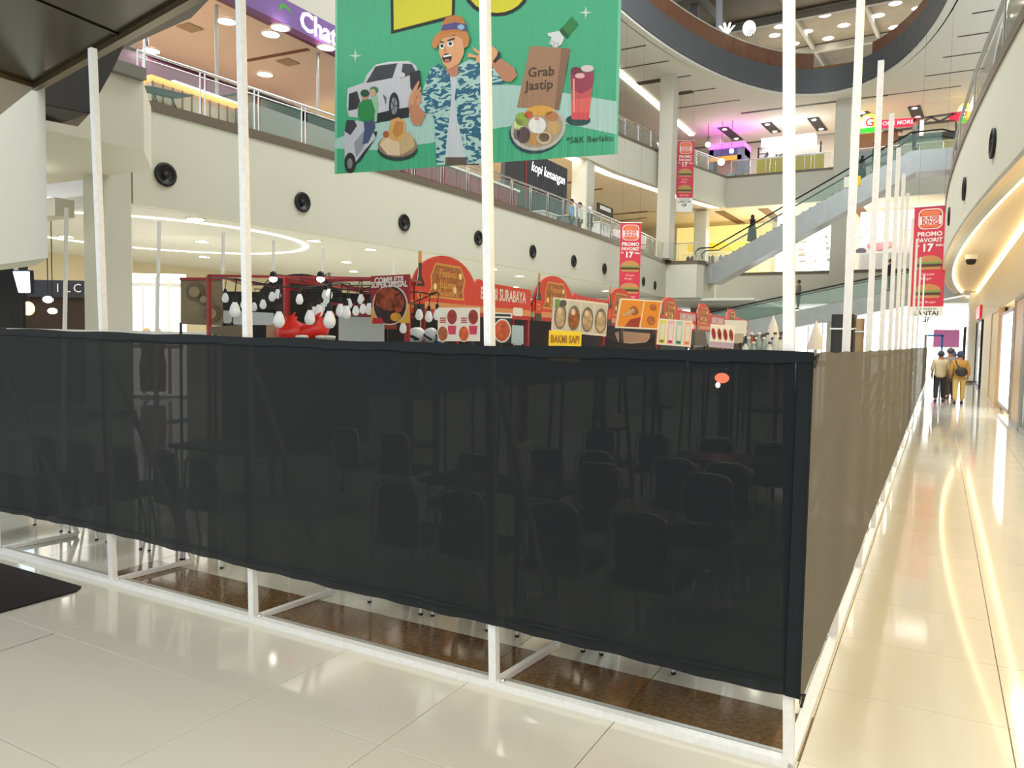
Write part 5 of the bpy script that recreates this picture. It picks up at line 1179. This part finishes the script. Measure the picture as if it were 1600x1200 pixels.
# bulbs hanging on cords
def bulb(loc, s_, label):
    t = thing('hanging_bulb', label, 'bulb', loc, 0, 'bulbs hung under the canopy')
    MB().lathe([(.001, -.075), (.025, -.07), (.042, -.045), (.045, -.02), (.034, .02), (.02, .045), (.018, .055)], (0, 0, 0), 12).build('bulb', mat('frosted_glass', (226, 232, 234), .25, emit=.12), t, local=True)
    MB().lathe([(.019, .05), (.021, .055), (.019, .1), (.008, .11)], (0, 0, 0), 10).build('cap', BLACK, t, local=True)
    MB().tube([(0, 0, .1), (.02, 0, .24)], .005, 5).build('cord', BLACK, t, local=True)
    return t
BL = [(352, 464, 11), (367, 482, 7.0, 1), (381, 474, 11), (397, 478, 12), (411, 474, 11), (425, 462, 11), (434, 458, 11), (436, 497, 6.6, 1), (468, 466, 10), (469, 482, 12), (471, 476, 12.5), (484, 494, 7.2, 1), (490, 485, 11), (498, 484, 8.5, 1), (503, 479, 11.5), (508, 459, 11), (514, 458, 10), (510, 470, 11), (515, 497, 6.2, 1), (532, 483, 8.2, 1), (541, 486, 8.2, 1), (545, 473, 10.5), (556, 484, 10.5), (564, 466, 10.5), (567, 481, 10.5), (577, 481, 9.2, 1), (655, 490, 9.5), (670, 493, 9.5), (683, 490, 9.5), (630, 511, 10)]
bp0 = None
for i, e in enumerate(BL):
    p = Dp(*e[:3]); sc = 1.12 if len(e) > 3 else 1.1
    lab = ('large white hanging bulb near the fence line, %s of its kind from the left' if len(e) > 3 else 'small white hanging bulb farther back under the canopy, %s of its kind from the left') % (ORD[[x for x in BL if (len(x) > 3) == (len(e) > 3)].index(e)])
    if bp0 is None: bp0 = bulb(p, sc, lab); bp0.matrix_basis = Matrix.Translation(p) @ Matrix.Scale(sc, 4)
    else: dup(bp0, label=lab, mtx=Matrix.Translation(p) @ Matrix.Scale(sc, 4))
tops = [Dp(*e[:3]) + Vector((0, 0, .24 * (1.12 if len(e) > 3 else 1.1))) for e in BL]
big_ = [p for p, e in zip(tops, BL) if len(e) > 3]
sm_ = [p for p, e in zip(tops, BL) if len(e) == 3 and e[2] <= 11 and e[0] < 600]; far_ = [p for p, e in zip(tops, BL) if len(e) == 3 and (e[2] > 11 or e[0] > 600)]
for i, (ps, st_, en_) in enumerate(((big_, lft, c), (sm_, lft, c), (far_, g_, h_))):
    path = [st_ + Vector((0, 0, -.03))] + ps + [en_ + Vector((0, 0, -.03))]
    t = MB().tube(path, .008, 5, smooth=False).build('bulb_cable', BLACK); tag(t, 'thin black cable carrying ' + ('the large bulbs near the fence', 'the small bulbs in the middle of the canopy', 'the farthest bulbs under the canopy')[i], 'cable')
for i, (px, py) in enumerate(((427, 436), (501, 436))):
    p = Dp(px, py, 9.8); t = thing('spot_lamp', 'lit white spot lamp on the red canopy beam, ' + ('left', 'right') [i] + ' one of the pair', 'lamp', p)
    MB()._ell(p, (.05, .05, .04), 10, 6).build('lens', LAMP, t); MB().lathe([(.05, .02), (.04, .08), (.01, .1)], p, 10).build('housing', BLACK, t)
# super special poster
def rel_board(name, label, cat, TL, TR, BL_, d, dr=None):
    A_, B_, C_ = Dp(*TL, d), Dp(*TR, dr or d), Dp(*BL_, d)
    t = thing(name, label, cat, mtx=board_mtx(C_, B_ - A_, A_ - C_)); return t, (B_ - A_).length, (A_ - C_).length
t, w, h = rel_board('food_poster', 'dark red poster of a full rice platter titled complete super special', 'poster', (574, 432), (634, 429), (580, 506), 8.8, 8.6)
MB().box((0, 0, -.015), (w, h, 0)).build('sheet', mat('poster_maroon', (150, 22, 38), .45), t, local=True)
MB().bar((w * .93, h * .4, -.03), (w * .93, -1.98, -.03), .03, .03, (0, 0, 1)).build('stand', RED, t, local=True)
ppoly([(0, 0), (w * .2, 0), (w * .2, h * .3), (0, h * .35)], 'yellow_corner', mat('poster_yellow', (226, 176, 60), .5), t, 1); ppoly([(w * .75, 0), (w, 0), (w, h * .4), (w * .75, h * .3)], 'yellow_corner', mat('poster_yellow', (226, 176, 60), .5), t, 1)
ppoly(ell_pts(w * .5, h * .38, w * .46, h * .42), 'plate_rim', mat('poster_plate', (220, 200, 190), .5), t, 2)
FOOD = mat('fried_chicken_print', (150, 66, 34), .5, noise=.5, nscale=18); FOODD = mat('dark_food_print', (50, 26, 20), .5, noise=.4, nscale=18)
ppoly(ell_pts(w * .5, h * .38, w * .42, h * .39), 'dark_food', FOODD, t, 4)
for x, y, rx, ry in ((.42, .55, .3, .2), (.5, .42, .26, .16), (.72, .42, .16, .2), (.25, .5, .12, .16), (.66, .62, .1, .06)): ppoly(ell_pts(w * x, h * y, w * rx, h * ry, 16), 'fried_chicken', FOOD, t, 5 + int(x * 4))
ppoly(ell_pts(w * .66, h * .13, w * .14, h * .09, 14), 'yellow_garnish', mat('mustard_print', (220, 160, 40), .5, noise=.3, nscale=20), t, 9)
ppoly([(w * .05, 0), (w * .36, 0), (w * .3, h * .12), (w * .07, h * .12)], 'badge', mat('badge_red', (190, 40, 50), .5), t, 10)
text('COMPLETE', .092, WHITE, t, w * .48, h * .895, 4, bold=.03, sx=.84); text('SUPER SPESIAL', .092, WHITE, t, w * .5, h * .80, 11, bold=.03, sx=.80)
# soup poster pair with bowls below the first sign
DISH = [mat('dish_red', (150, 44, 34), .5, noise=.4, nscale=20), mat('dish_brown', (166, 92, 46), .5, noise=.4, nscale=20), mat('dish_orange', (206, 92, 44), .5, noise=.4, nscale=20), mat('dish_beige', (190, 164, 128), .5, noise=.3, nscale=20), mat('dish_grey', (122, 116, 100), .5, noise=.35, nscale=20)]
t, w, h = rel_board('menu_poster', 'white menu poster with bowls of red stew below the first stall sign', 'poster', (690, 481), (756, 481), (684, 533), 8.3)
MB().box((0, 0, -.01), (w, h, 0)).build('sheet', WHITE, t, local=True)
for x in (.08, w - .08): MB().bar((x, h * .5, -.025), (x, -1.72, -.025), .025, .025, (0, 0, 1)).build('stand', DARK, t, local=True)
for x in (0, .5):
    for cx, cy, k in ((.34, .72, 0), (.12, .22, 1 + int(x * 2))):
        ppoly(ell_pts(w * (x + cx), h * cy, w * .135, h * .25, 18), 'bowl_rim', mat('bowl_white', (240, 236, 226), .5), t, 2); ppoly(ell_pts(w * (x + cx), h * cy, w * .115, h * .22, 18), 'stew', DISH[k], t, 4)
    ppoly([(w * (x + .24), h * .2), (w * (x + .42), h * .2), (w * (x + .44), h * .46), (w * (x + .24), h * .46)], 'price_flash', mat('price_pink', (206, 60, 90), .5), t, 1)
    for k in range(3): ppoly([(w * (x + .05), h * (.55 + .06 * k)), (w * (x + .19), h * (.55 + .06 * k)), (w * (x + .19), h * (.58 + .06 * k)), (w * (x + .05), h * (.58 + .06 * k))], 'print_line', SIGNRED2, t, 1)
t, w, h = rel_board('menu_poster', 'white topped poster with an orange soup bowl just right of the third front post', 'poster', (768, 488), (799, 489), (768, 535), 8.3)
MB().box((0, 0, -.01), (w, h, 0)).build('sheet', DARK, t, local=True); MB().bar((w / 2, h * .5, -.025), (w / 2, -1.72, -.025), .025, .025, (0, 0, 1)).build('stand', DARK, t, local=True); ppoly([(0, h * .82), (w, h * .82), (w, h), (0, h)], 'title_band', WHITE, t, 1); ppoly([(w * .08, h * .88), (w * .92, h * .88), (w * .92, h * .95), (w * .08, h * .95)], 'print_line', DARK, t, 3)
ppoly(ell_pts(w * .52, h * .4, w * .44, h * .4), 'bowl_rim', mat('bowl_white', (240, 236, 226), .5), t, 1); ppoly(ell_pts(w * .52, h * .4, w * .39, h * .35), 'stew', DISH[2], t, 3)
# hand painted yellow sign
t, w, h = rel_board('yellow_sign', 'bright yellow hand lettered noodle sign sitting on the fence top', 'sign', (855, 516), (906, 518), (857, 541), 5.2)
MB().box((0, -.1, -.012), (w, h, 0)).build('panel', YEL, t, local=True); MB().bar((w / 2, 0, -.03), (w / 2, -1.74, -.03), .025, .025, (0, 0, 1)).build('stand', DARK, t, local=True); text('BAKMI SAPI', .072, mat('sign_ochre', (176, 110, 20), .5), t, w * .5, h * .46, 2, bold=.02, sx=.5 * w / .21)
# four dish board
t, w, h = rel_board('menu_board', 'white framed board with four oval dishes above the yellow sign', 'menu board', (861, 464), (946, 474), (862, 517), 7.6, 7.8)
MB().box((0, 0, -.02), (w, h, 0)).build('panel', mat('board_cream', (236, 226, 208), .5), t, local=True)
for k in range(4):
    x0 = w * (k * .248 + .02); ppoly([(x0, h * .06), (x0 + w * .225, h * .06), (x0 + w * .225, h * .95), (x0, h * .95)], 'tile_print', mat('print_pale', (206, 202, 184), .5), t, 1)
    ppoly(ell_pts(x0 + w * .115, h * .45, w * .108, h * .38, 18), 'bowl', DISH[4], t, 3); ppoly(ell_pts(x0 + w * .11, h * .42, w * .085, h * .3, 18), 'food', DISH[3] if k != 1 else DISH[1], t, 5); ppoly(ell_pts(x0 + w * .09, h * .62, w * .04, h * .1, 12), 'egg', mat('egg_print', (230, 200, 170), .5), t, 7)
ppoly([(w * .03, h * .7), (w * .1, h * .7), (w * .1, h * .95), (w * .03, h * .95)], 'leaf', mat('leaf_print', (120, 150, 80), .5), t, 6); ppoly(ell_pts(w * .17, h * .85, w * .06, h * .1, 12), 'dark_leaf', mat('leaf_dark', (70, 84, 76), .5), t, 6)
MB().bar((w * .1, 0, -.03), (w * .1, -1.83, -.03), .03, .03, (0, 0, 1)).build('stand', DARK, t, local=True); MB().bar((w * .9, 0, -.03), (w * .9, -1.83, -.03), .03, .03, (0, 0, 1)).build('stand', DARK, t, local=True)
# leaning orange board
A_, B_, C_, D_ = Dp(978, 470, 8.1), Dp(1039, 477, 8.3), Dp(1028, 515, 8.2), Dp(962, 512, 8.0)
t = thing('menu_board', 'leaning orange menu board with a pale frame right of the four dish board', 'menu board', mtx=board_mtx(D_, C_ - D_, A_ - D_)); w = (C_ - D_).length; h = (A_ - D_).length * .97; sk = .085
def skp(x, y): return (w * x + sk * y * 1.0, h * y)
MB().poly([(*skp(x, y), -.02) for x, y in ((0, 0), (1, 0), (1, 1), (0, 1))], (0, 0, .02)).build('panel', mat('board_cream', (236, 226, 208), .5), t, local=True)
for x0, x1 in ((.03, .55), (.58, .97)): ppoly([skp(x0, .05), skp(x1, .05), skp(x1, .95), skp(x0, .95)], 'orange_print', mat('board_orange', (226, 138, 26), .5), t, 1)
ppoly([skp(.2, .05), skp(.52, .05), skp(.54, .4), skp(.3, .3)], 'red_print', mat('board_red', (150, 30, 30), .5), t, 3)
for x, y, r in ((.36, .6, .1), (.8, .75, .08), (.8, .3, .1)): ppoly([(w * x + sk * y + a, h * y + b_) for a, b_ in ell_pts(0, 0, w * r, h * r * 1.6, 14, rot=-.5)], 'dish', DISH[1], t, 3)
ppoly([skp(.12, .36), skp(.36, .55), skp(.34, .68), skp(.1, .46)], 'satay', DISH[3], t, 4)
for x in (.15, .9): MB().bar((w * x, 0, -.03), (w * x, -1.85, -.03), .03, .03, (0, 0, 1)).build('stand', DARK, t, local=True)
# bleached boards farther right
t, w, h = rel_board('menu_board', 'pale glaring board with four tall drinks right of the orange board', 'menu board', (1033, 498), (1086, 502), (1026, 538), 11.0)
MB().box((0, 0, -.02), (w, h, 0)).build('panel', mat('board_white', (250, 248, 240), .5), t, local=True)
for k, c in enumerate(((236, 228, 120), (240, 200, 210), (170, 214, 204), (244, 200, 170))):
    x0 = w * (.04 + k * .245); ppoly([(x0, h * .05), (x0 + w * .2, h * .05), (x0 + w * .2, h * .95), (x0, h * .95)], 'drink_field', mat('drinkf%d' % k, c, .5), t, 1); ppoly([(x0 + w * .05, h * .15), (x0 + w * .15, h * .15), (x0 + w * .17, h * .8), (x0 + w * .03, h * .8)], 'glass_print', WHITE, t, 3)
    ppoly(ell_pts(x0 + w * .1, h * .14, w * .07, h * .06, 10), 'fruit_print', mat('fruit%d' % k, ((130, 140, 30), (200, 60, 100), (40, 110, 90), (220, 130, 100))[k], .5), t, 5)
for x in (.1, .9): MB().bar((w * x, 0, -.03), (w * x, -1.72, -.03), .03, .03, (0, 0, 1)).build('stand', DARK, t, local=True)
t, w, h = rel_board('menu_board', 'tilted pinkish board with a row of meat dishes near the corner post', 'menu board', (1099, 507), (1137, 510), (1108, 542), 11.0)
MB().box((0, 0, -.02), (w, h, 0)).build('panel', mat('board_white', (250, 248, 240), .5), t, local=True); ppoly([(0, 0), (w, 0), (w, h * .25), (0, h * .25)], 'lilac_band', mat('lilac_print', (186, 176, 200), .5), t, 1)
for k in range(4): ppoly(ell_pts(w * (.14 + .24 * k), h * .58, w * .1, h * .3, 12, rot=.2), 'dish_rim', WHITE, t, 2); ppoly(ell_pts(w * (.14 + .24 * k), h * .58, w * .08, h * .25, 12, rot=.2), 'meat', DISH[0], t, 4)
for x in (.1, .9): MB().bar((w * x, 0, -.03), (w * x, -1.72, -.03), .03, .03, (0, 0, 1)).build('stand', DARK, t, local=True)
face_board('pale_board', 'white upright panel glaring between the bazaar and the corner post', 'panel', [(1133, 500), (1167, 501), (1166, 525), (1133, 524)], 15, WHITE)
face_board('equipment_box', 'beige grey equipment box before the white upright panel', 'box', [(1144, 521), (1162, 521), (1161, 535), (1144, 534)], 13, mat('beige_box', (186, 180, 164), .5), .3)
face_board('black_drape', 'sagging black cloth below the orange board', 'cloth', [(945, 528), (962, 534), (985, 537), (1010, 535), (1024, 520), (1024, 545), (945, 543)], 7.4, mat('black_cloth', (44, 40, 42), .8), .03)
face_board('wooden_crate', 'pale wooden crate under the orange board', 'crate', [(968, 517), (1016, 521), (1014, 535), (974, 533)], 8.6, mat('pale_wood', (206, 170, 146), .6), .4)
face_board('grey_cabinet', 'dark grey cabinet between the two pale boards', 'cabinet', [(1086, 517), (1102, 517), (1106, 540), (1086, 540)], 12.5, mat('grey_cab', (104, 104, 100), .5), .4)
face_board('white_fridge', 'small white fridge below the first stall sign', 'fridge', [(799, 508), (818, 509), (818, 537), (799, 536)], 8.8, mat('fridge_white', (196, 214, 220), .4), .4)
# crockery and bottles near the corner
rr = random.Random(11)
def shelf(label, px0, px1, d, z, depth=.5):
    p, q = Dp(px0, 530, d), Dp(px1, 530, d); u = (q - p); u.z = 0; L_ = u.length; M_ = board_mtx((p.x, p.y, 0), u, (0, 0, 1))
    t = thing('stall_shelf', label, 'shelf', mtx=M_)
    MB().box((-.05, z - .03, -depth / 2), (L_ + .05, z, depth / 2)).build('top_board', DARK, t, local=True)
    for x in (0, L_):
        for y_ in (-depth / 2 + .03, depth / 2 - .03): MB().bar((x, 0, y_), (x, z - .03, y_), .035, .035, (0, 0, 1)).build('leg', DARK, t, local=True)
    for zz in (.5, 1.05): MB().box((0, zz, -depth / 2), (L_, zz + .02, depth / 2)).build('lower_board', DARK, t, local=True)
shelf('dark shelf holding jars just left of the corner post', 1160, 1232, 8.2, 1.64, .7)
shelf('dark shelf holding the red plastic bags and tubs', 438, 528, 8.4, 1.64, .6)
shelf('dark shelf holding the wrapped bundles beside the soup poster', 640, 683, 8.95, 1.68, .5)
for i in range(16):
    px = 1165 + (i * 29) % 62; p = Dp(px, 530, 8.0 + .13 * (i % 4)); z = 1.64; h = .12 + .05 * ((i * 7) % 3)
    c = [(214, 220, 218), (150, 170, 165), (190, 196, 200), (160, 70, 80)][i % 4]
    t = thing('glass_jar', 'jar or bottle on the shelf just left of the corner post, %s counted' % ORD[i], 'jar', (p.x, p.y, z), 0, 'jars beside the corner post')
    MB().lathe([(.028, 0), (.032, .01), (.032, h * .65), (.015, h * .85), (.015, h)], (p.x, p.y, z), 12).build('body', mat('jar%d' % (i % 4), c, .15), t); MB().lathe([(.018, h), (.018, h + .02), (.001, h + .022)], (p.x, p.y, z), 10).build('lid', WHITE if i % 2 else DARK, t)
for i, (px, py, d) in enumerate(((1208, 512, 9), (1275, 520, 9))):
    p = Dp(px, py, d); t = thing('folded_parasol', ('white folded cloth cone left of the corner post', 'white folded cloth cone right of the corner post')[i], 'parasol', p)
    MB().lathe([(.085, -.2), (.075, -.1), (.045, .03), (.012, .12), (.001, .15)], p, 10).build('cloth', WHITE, t); MB().tube([(p.x, p.y, 0), (p.x, p.y, p.z - .15)], .02, 8).build('pole', ALU, t)
for i, (px, py, d, c) in enumerate(((652, 500, 8.9, (220, 226, 226)), (672, 505, 8.9, (196, 204, 206)), (648, 520, 8.7, (206, 216, 216)), (690, 515, 9.2, (90, 150, 170)))):
    p = Dp(px, 500, 8.95); p.z = 1.78; t = thing('wrapped_bundle', 'white wrapped bundle behind the first stall, %s of four' % ORD[i], 'bundle', p, 0, 'bundles behind the stall')
    b = MB(); b._ell((0, 0, 0), (.09, .08, .1), 14, 10); b.v = [(p.x + x * (1 + .2 * sin(20 * z + 8 * x)), p.y + y, p.z + z * (1 + .15 * sin(17 * x))) for x, y, z in b.v]; b.build('wrap', mat('wrap%d' % i, c, .4), t); MB().tube([p + Vector((-.07, -.06, .04)), p + Vector((.0, -.085, .0)), p + Vector((.07, -.06, -.04))], .012, 6).build('black_tape', BLACK, t)
# small lit lamp behind the screen that glows through it
p = Dp(1128, 592, 9.0); t = thing('lit_sign_box', 'small glowing red and white lamp showing through the black screen near the corner', 'lamp', p)
MB()._ell((p.x, p.y, p.z + .01), (.085, .03, .06), 14, 8).build('red_face', glow('red_glow', (255, 110, 80), 70), t); MB()._ell((p.x - .045, p.y, p.z - .075), (.03, .02, .035), 10, 8).build('white_face', glow('white_glow', (255, 250, 240), 45), t)
MB().box((p.x - .03, p.y + .01, 0), (p.x + .03, p.y + .05, p.z - .05)).build('stand', DARK, t)
for i, (px, py, d, w_, h_, c) in enumerate(((1032, 612, 8.2, .06, .3, (150, 200, 210)), (955, 655, 7.6, .1, .16, (230, 232, 230)), (812, 730, 5.0, .08, .18, (220, 226, 226)))):
    p = Dp(px, py, d); t = thing('table_bottle', ('pale blue bottle showing faintly through the screen near the corner', 'white carton showing faintly through the screen, middle one of three', 'white carton showing faintly through the screen beside the third post')[i], 'bottle', p)
    z1 = p.z + h_ / 2; zb = p.z - h_ / 2
    MB().lathe([(w_, zb), (w_, z1 - .05), (w_ * .5, z1), (w_ * .5, z1 + .04)], (p.x, p.y, 0), 12).build('body', mat('ghost%d' % i, c, .4), t); MB().lathe([(w_ * .55, z1 + .03), (w_ * .55, z1 + .06), (.001, z1 + .06)], (p.x, p.y, 0), 10).build('cap', WHITE, t); MB().box((p.x - .12, p.y - .12, zb - .02), (p.x + .12, p.y + .12, zb)).build('tray', DARK, t)
    MB().bar((p.x, p.y, 0), (p.x, p.y, zb - .02), .04, .04, (0, 1, 0)).build('stand', DARK, t)
# ------------------------------------------------------------------ people
def skin_obj(name, pts, edges, m, parent, sub=1, root=0):
    me = bpy.data.meshes.new(name); me.from_pydata([p[:3] for p in pts], edges, []); me.materials.append(m)
    o = bpy.data.objects.new(name, me); COL.objects.link(o); o.parent = parent
    k = o.modifiers.new('skin', 'SKIN'); k.use_smooth_shade = True
    for i, p in enumerate(pts):
        r = p[3]; sv = me.skin_vertices[0].data[i]; sv.radius = r if isinstance(r, tuple) else (r, r); sv.use_root = (i == root)
    s_ = o.modifiers.new('sub', 'SUBSURF'); s_.levels = sub; s_.render_levels = sub
    return o
def person(label, loc, rz, H=1.62, top=(200, 190, 160), bottom=(60, 56, 56), head=('hair', (24, 20, 20)), stride=.12, skirt=False, shoe=(40, 34, 30), sleeves='long', bag=None, arms=.0, group=None):
    t = thing('person', label, 'person', loc, rz, group); k = H / 1.62
    def P(x, y, z, r): return (x * k, y * k, z * k, r * k if not isinstance(r, tuple) else (r[0] * k, r[1] * k))
    # body: pelvis root, spine, neck, head, arms, legs (facing +y)
    s = stride
    J = [P(0, 0, .86, .12), P(0, .01, 1.08, .115), P(0, .01, 1.28, .13), P(0, .0, 1.38, .055), P(0, .02, 1.50, .085), P(0, .03, 1.57, .07),
         P(.17, 0, 1.31, .05), P(.22, -.02 - arms, 1.06, .042), P(.23, .06 - arms, .84, .034), P(.23, .08 - arms, .76, .03),
         P(-.17, 0, 1.31, .05), P(-.22, -.02 + arms, 1.06, .042), P(-.23, .06 + arms, .84, .034), P(-.23, .08 + arms, .76, .03),
         P(.09, 0, .80, .085), P(.10, s * .6, .46, .06), P(.10, s, .09, .042), P(.105, s + .10, .035, .035),
         P(-.09, 0, .80, .085), P(-.10, -s * .4, .46, .06), P(-.10, -s, .09, .042), P(-.105, -s + .10, .035, .035)]
    E_ = [(0, 1), (1, 2), (2, 3), (3, 4), (4, 5), (2, 6), (6, 7), (7, 8), (8, 9), (2, 10), (10, 11), (11, 12), (12, 13), (0, 14), (14, 15), (15, 16), (16, 17), (0, 18), (18, 19), (19, 20), (20, 21)]
    skin_obj('body', J, E_, SKIN, t)
    tm = mat('cloth_%d_%d_%d' % top, top, .85); bm2 = mat('cloth_%d_%d_%d' % bottom, bottom, .85)
    e = .022
    wd = 1.35 if skirt else 1.12
    ja = [P(0, 0, .71, (.165 * wd, .13 * wd)), P(0, .01, 1.08, (.16 * wd, .125 * wd)), P(0, .01, 1.27, (.165, .125)), P(0, 0, 1.365, (.075, .07)),
          P(.175, 0, 1.31, .075), P(.23, -.02 - arms, 1.05, .066), P(.238, .05 - arms, .87 if sleeves == 'long' else 1.0, .056),
          P(-.175, 0, 1.31, .075), P(-.23, -.02 + arms, 1.05, .066), P(-.238, .05 + arms, .87 if sleeves == 'long' else 1.0, .056)]
    skin_obj('top', ja, [(0, 1), (1, 2), (2, 3), (2, 4), (4, 5), (5, 6), (2, 7), (7, 8), (8, 9)], tm, t, root=1)
    if skirt:
        MB().lathe([(.2 * k, 1.0 * k), (.25 * k, .8 * k), (.29 * k, .4 * k), (.33 * k, .06 * k)], (0, 0, 0), 16, sy=.9).build('skirt', bm2, t, local=True)
    else:
        jl = [P(0, 0, .88, .14), P(.092, 0, .78, .105), P(.102, s * .6, .46, .082), P(.102, s, .10, .064), P(-.092, 0, .78, .105), P(-.102, -s * .4, .46, .082), P(-.102, -s, .10, .064)]
        skin_obj('trousers', jl, [(0, 1), (1, 2), (2, 3), (0, 4), (4, 5), (5, 6)], bm2, t)
    for sx, sy in ((1, s), (-1, -s)):
        MB()._ell((sx * .105 * k, (sy + .05) * k, .035 * k), (.05 * k, .13 * k, .04 * k), 12, 8).build('shoe', mat('shoe_%d' % shoe[0], shoe, .5), t, local=True)
    hm = mat('head_%d_%d_%d' % head[1], head[1], .8)
    if head[0] == 'hair':
        MB()._ell((0, -.005 * k, 1.545 * k), (.098 * k, .105 * k, .105 * k), 16, 10).build('hair', hm, t, local=True)
    elif head[0] == 'scarf':
        MB().lathe([(.19 * k, 1.26 * k), (.17 * k, 1.34 * k), (.105 * k, 1.42 * k), (.118 * k, 1.52 * k), (.09 * k, 1.61 * k), (.03 * k, 1.645 * k), (.001, 1.65 * k)], (0, -.01, 0), 16, sy=.95).build('headscarf', hm, t, local=True)
    else:
        MB()._ell((0, 0, 1.56 * k), (.11 * k, .115 * k, .1 * k), 16, 10).build('cap', hm, t, local=True); MB().box((-.07 * k, .08 * k, 1.54 * k), (.07 * k, .18 * k, 1.56 * k)).build('cap_peak', hm, t, local=True)
    # face on the +y side
    MB()._ell((0, .115 * k, 1.5 * k), (.016 * k, .022 * k, .026 * k), 8, 6).build('nose', SKIN, t, local=True)
    for sx in (-1, 1):
        MB()._ell((sx * .034 * k, .098 * k, 1.53 * k), (.014 * k, .008 * k, .008 * k), 8, 6).build('eye', BLACK, t, local=True)
        MB()._ell((sx * .095 * k, .01, 1.515 * k), (.014 * k, .024 * k, .034 * k), 8, 6).build('ear', SKIN, t, local=True)
        for f_ in range(5):
            y = (.08 + (.0 if f_ == 4 else .0)) * k + (-arms if sx > 0 else arms) * k; dx_ = (-.018 + .012 * f_) * k
            MB().tube([(sx * .23 * k, y + dx_, .77 * k), (sx * .228 * k, y + dx_ * 1.2, .715 * k), (sx * .222 * k, y + dx_ * 1.2 + .006, (.68 if f_ != 4 else .72) * k)], .0085 * k, 5).build('finger', SKIN, t, local=True)
    MB()._ell((0, .1 * k, 1.455 * k), (.026 * k, .01 * k, .008 * k), 8, 6).build('mouth', mat('lip', (150, 84, 76), .6), t, local=True)
    if bag:
        bmn = mat('bag_%d' % bag[0], bag, .6)
        b = MB()._ell((.03 * k, -.2 * k, 1.0 * k), (.17 * k, .075 * k, .15 * k), 14, 10); o = b.build('shoulder_bag', bmn, t, local=True)
        MB().tube([(-.13 * k, -.06 * k, 1.36 * k), (-.08 * k, -.15 * k, 1.2 * k), (.06 * k, -.2 * k, 1.08 * k)], .015 * k, 6).build('bag_strap', bmn, t, local=True)
    return t
pl = Zp(1467, 628); pr = Zp(1497, 631)
person('person seen from behind in a beige shirt and dark trousers walking down the corridor', (pl.x, pl.y, 0), 0, 1.62, (206, 194, 160), (58, 54, 54), ('hair', (70, 68, 72)), .13, sleeves='short')
person('person seen from behind in ochre clothes with a dark shoulder bag', (pr.x, pr.y, 0), .05, 1.62, (186, 142, 72), (206, 176, 112), ('hair', (52, 70, 104)), .12, bag=(44, 38, 36))
person('person with a grey cap walking just ahead of the beige shirt', (pl.x + .28, pl.y + 1.6, 0), 0, 1.7, (150, 146, 148), (70, 70, 76), ('cap', (90, 90, 96)), .1)
person('person in a white top and blue headscarf ahead between the other walkers', (pl.x + .36, pl.y + 2.2, 0), .1, 1.6, (220, 216, 206), (120, 112, 110), ('scarf', (60, 110, 180)), .1)
def on_slope(px, X0, Z0, X1, Z1, y):
    p = Yp(px, 400, y); return (p.x, y, Z0 + (Z1 - Z0) * (p.x - X0) / (X1 - X0) + .13)
person('person in a long black dress and headscarf riding low on the upper escalator', on_slope(1174, -12.3, 6.55, -1.8, 12.25, 47.7), -1.2, 1.6, (34, 32, 34), (28, 26, 28), ('scarf', (60, 52, 46)), .02, skirt=True)
person('person in a pale grey top standing near the head of the upper escalator', on_slope(1420, -12.3, 6.55, -1.8, 12.25, 47.7), -1.4, 1.66, (170, 168, 160), (56, 62, 72), ('hair', (30, 26, 26)), .03)
person('person in dark navy riding the upper escalator behind the slim posts', on_slope(1360, -12.3, 6.55, -1.8, 12.25, 47.7), -1.4, 1.66, (36, 44, 56), (30, 34, 42), ('hair', (24, 22, 22)), .03)
person('person in black crouching with a yellow bundle on the upper escalator', on_slope(1341, -12.3, 6.55, -1.8, 12.25, 47.7), -1.4, 1.3, (28, 28, 32), (24, 24, 28), ('scarf', (30, 30, 34)), .02, skirt=True)
person('person in grey riding down the moving walkway beside the corner post', on_slope(1250, -13.5, 2.25, 1.2, 5.35, 45.8), 1.4, 1.62, (120, 116, 108), (40, 40, 44), ('hair', (60, 48, 40)), .03)
person('person in black near the top of the moving walkway behind the posts', on_slope(1392, -13.5, 2.25, 1.2, 5.35, 45.8), 1.4, 1.66, (34, 34, 40), (28, 28, 32), ('hair', (24, 22, 22)), .03, bag=(30, 30, 34))
for i, (px, c, hd) in enumerate(((893, (120, 150, 196), ('hair', (30, 28, 30))), (906, (206, 210, 206), ('hair', (40, 36, 36))), (922, (60, 64, 66), ('scarf', (214, 210, 204))))):
    p = Xp(px, 330, -15.3); person(('person in a blue shirt behind the left gallery glass', 'person in a pale top behind the left gallery glass', 'person in dark clothes and pale headscarf behind the left gallery glass')[i], (-15.3, p.y, L1F), -1.4, 1.64, c, (60, 62, 70), hd, .06)
# remaining small things along the L1 railing
p = Yp(1335, 283, 46.8); b = thing('wet_floor_sign', 'yellow and white hanging panel on the upper escalator glass', 'sign', p)
MB().box((p.x - .55, 46.95, p.z - .3), (p.x - .05, 46.98, p.z + .3)).build('white_half', WHITE, b); MB().box((p.x - .05, 46.95, p.z - .25), (p.x + .3, 46.98, p.z + .3)).build('yellow_half', YEL, b)
# ------------------------------------------------------------------ lettering to meshes
bpy.context.view_layer.update()
_dg = bpy.context.evaluated_depsgraph_get()
_done = {}
for o in [o for o in S.objects if o.type == 'FONT']:
    key = o.data.name
    if key not in _done: _done[key] = bpy.data.meshes.new_from_object(o.evaluated_get(_dg))
    n = bpy.data.objects.new('lettering', _done[key]); COL.objects.link(n); n.parent = o.parent
    n.matrix_parent_inverse = o.matrix_parent_inverse; n.matrix_basis = o.matrix_basis
    bpy.data.objects.remove(o)
